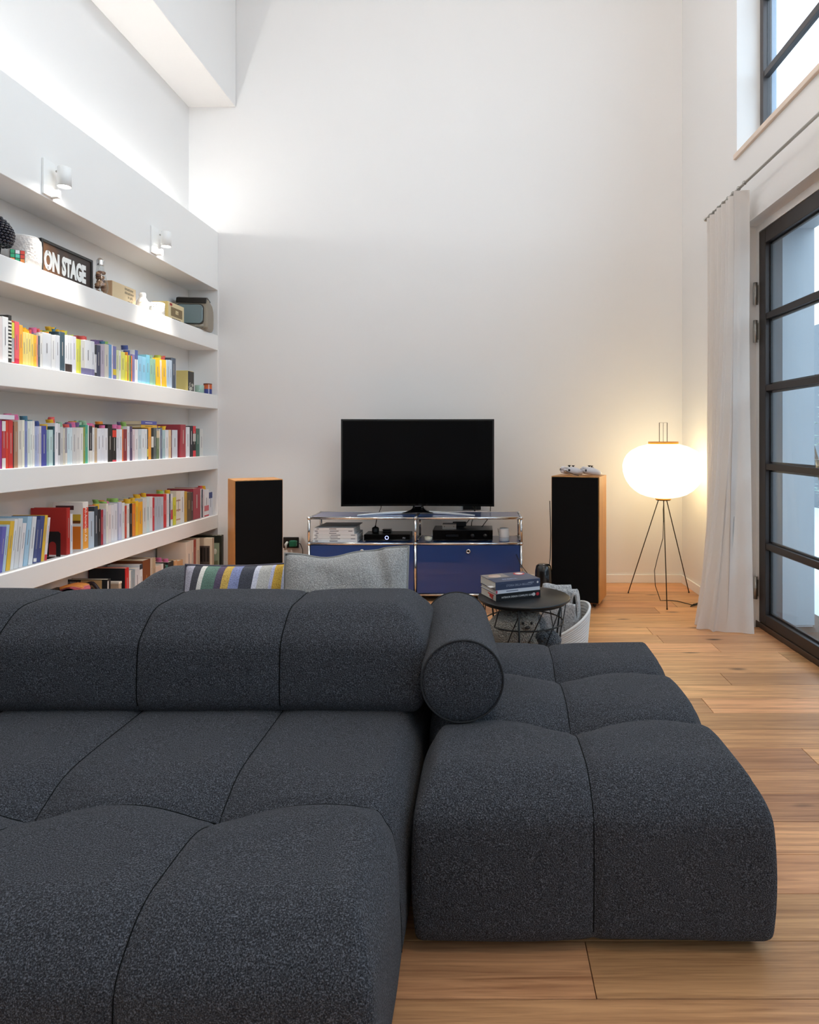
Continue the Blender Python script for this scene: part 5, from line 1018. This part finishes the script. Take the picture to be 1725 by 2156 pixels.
m = MB(); m.box(-.112, .0, .0, .084, .036, .0363); build('cover_picture', m, mat('8C827C', .4), t)
m = MB(); m.lathe([(.03, 0), (.03, .0006), (0, .0008)], 24, c=(-.06, .04, .0363), close=False); build('cover_picture', m, mat('C4A898', .4), t)
text('cover_lettering', 'STORIA', .022, mat('9AA6C8', .4), t, Matrix.Translation((-.06, -.05, .0362)), extrude=.0002)
m = MB(); m.lathe([(.027, 0), (.027, .0006), (0, .0007)], 24, c=(.07, .045, .036), close=False); sk = build('sticker', m, mat('C8343A', .4), t); m = MB(); m.lathe([(.019, 0), (.019, .0008), (0, .0009)], 24, c=(.07, .045, .036), close=False); build('sticker_centre', m, mat('E8E0DC', .4), sk)
m = MB(); m.box(-.135, -.1, -.075, -.045, .012, .0135); build('bookmark', m, mat('E6E6E6', .6), t)
# ================================================================ rope basket with a blanket
BX, BY = .41, 3.47
t = thing('rope_basket', 'white coiled rope basket behind the side table', 'basket', (BX, BY, 0))
def rim(a): return .195+.085*math.cos(a-.25)
m = MB(); nr, na = 17, 64
def bfn(i, j):
    a = 2*math.pi*i; f = j; rw = .132+.022*f+.0035*abs(math.sin(math.pi*nr*f)); return (rw*math.cos(a), rw*math.sin(a), .004+(rim(a)-.004)*f)
m.grid(bfn, na, nr*6, wrapu=True); o = build('coil_wall', m, mat('DEDDDA', .85), t); s_ = o.modifiers.new('solid', 'SOLIDIFY'); s_.thickness = .01; s_.offset = -1
m = MB(); m.lathe([(0, 0), (.134, 0), (.134, .01), (0, .012)], 48); build('base', m, mat('DEDDDA', .85), t)
m = MB(); m.tube([(.151*math.cos(k/32*math.pi), .151*math.sin(k/32*math.pi), rim(k/32*math.pi)) for k in range(64)], .007, 8, closed=True); build('rim', m, mat('E4E3E0', .85), t)
t = thing('knit_blanket', 'grey knitted blanket bundled in the rope basket', 'blanket', (BX, BY, .02))
KN = fabric('grey_knit', '909092', 'AEAEAF', 'CACACA', 160, .5, .006, .3)
def fold(ang, off, w, z1_, th_, lean_, seed):
    m = MB(); c, s = math.cos(ang), math.sin(ang)
    def fn(i, j):
        f = j; prof_ = math.pi*f; zz_ = .02+(z1_-.02)*math.sin(prof_)**.55; yy = -th_*math.cos(prof_)+off+lean_*zz_; xx = (i-.5)*w*(1-.12*math.sin(prof_))
        d = .010*noise.noise(Vector((xx*14+seed, yy*10, zz_*9))); xx += .012*noise.noise(Vector((zz_*9, seed, yy*9)))
        return (c*xx-s*(yy+d), s*xx+c*(yy+d), zz_+d+.022*noise.noise(Vector((xx*7, seed, 2)))*math.sin(prof_))
    m.grid(fn, 18, 30); o = build('fold', m, KN, t); k = o.modifiers.new('solid', 'SOLIDIFY'); k.thickness = .012; k.offset = 0
fold(.1, .055, .17, .345, .028, .02, 1); fold(.0, .0, .20, .335, .026, .0, 2); fold(-.15, -.055, .18, .285, .022, -.05, 3); fold(1.35, -.07, .15, .325, .022, -.03, 4); fold(1.7, .07, .14, .27, .02, .02, 5)

# ================================================================ unseen globe lamps added above the sofa as fill light
t = thing('fill_lamp', 'large white globe fill lamp added unseen high above the sofa', 'fill lamp', (.35, 2.3, 4.4))  # added out of view to even out the room's brightness
m = MB(); m.lathe([(.0, -.25)]+[(.25*math.sin(math.pi*k/16), -.25*math.cos(math.pi*k/16)) for k in range(1, 16)]+[(.03, .249)], 32, close=False); build('globe', m, [emit('white_fill_glow', (1, .945, .89, 1), HIGH_FILL_STR)], t)
m = MB(); m.lathe([(.034, .24), (.034, .28), (.01, .29)], 20); build('cap', m, STEEL, t)
m = MB(); m.tube([(0, 0, .285), (0, 0, ZC-4.4)], .003, 6); build('cord', m, BLACK, t)
t = thing('fill_lamp', 'warm white globe fill lamp added unseen over the near end of the sofa', 'fill lamp', (.55, .75, 2.6))  # added out of view to warm and brighten the near floor
m = MB(); m.lathe([(.0, -.17)]+[(.17*math.sin(math.pi*k/16), -.17*math.cos(math.pi*k/16)) for k in range(1, 16)]+[(.03, .169)], 32, close=False); build('globe', m, [emit('warm_fill_glow', (1, .76, .5, 1), NEAR_FILL_STR)], t)
m = MB(); m.lathe([(.034, .160), (.034, .20), (.01, .21)], 20); build('cap', m, STEEL, t)
m = MB(); m.tube([(0, 0, .205), (0, 0, ZC-2.5)], .003, 6); build('cord', m, BLACK, t)
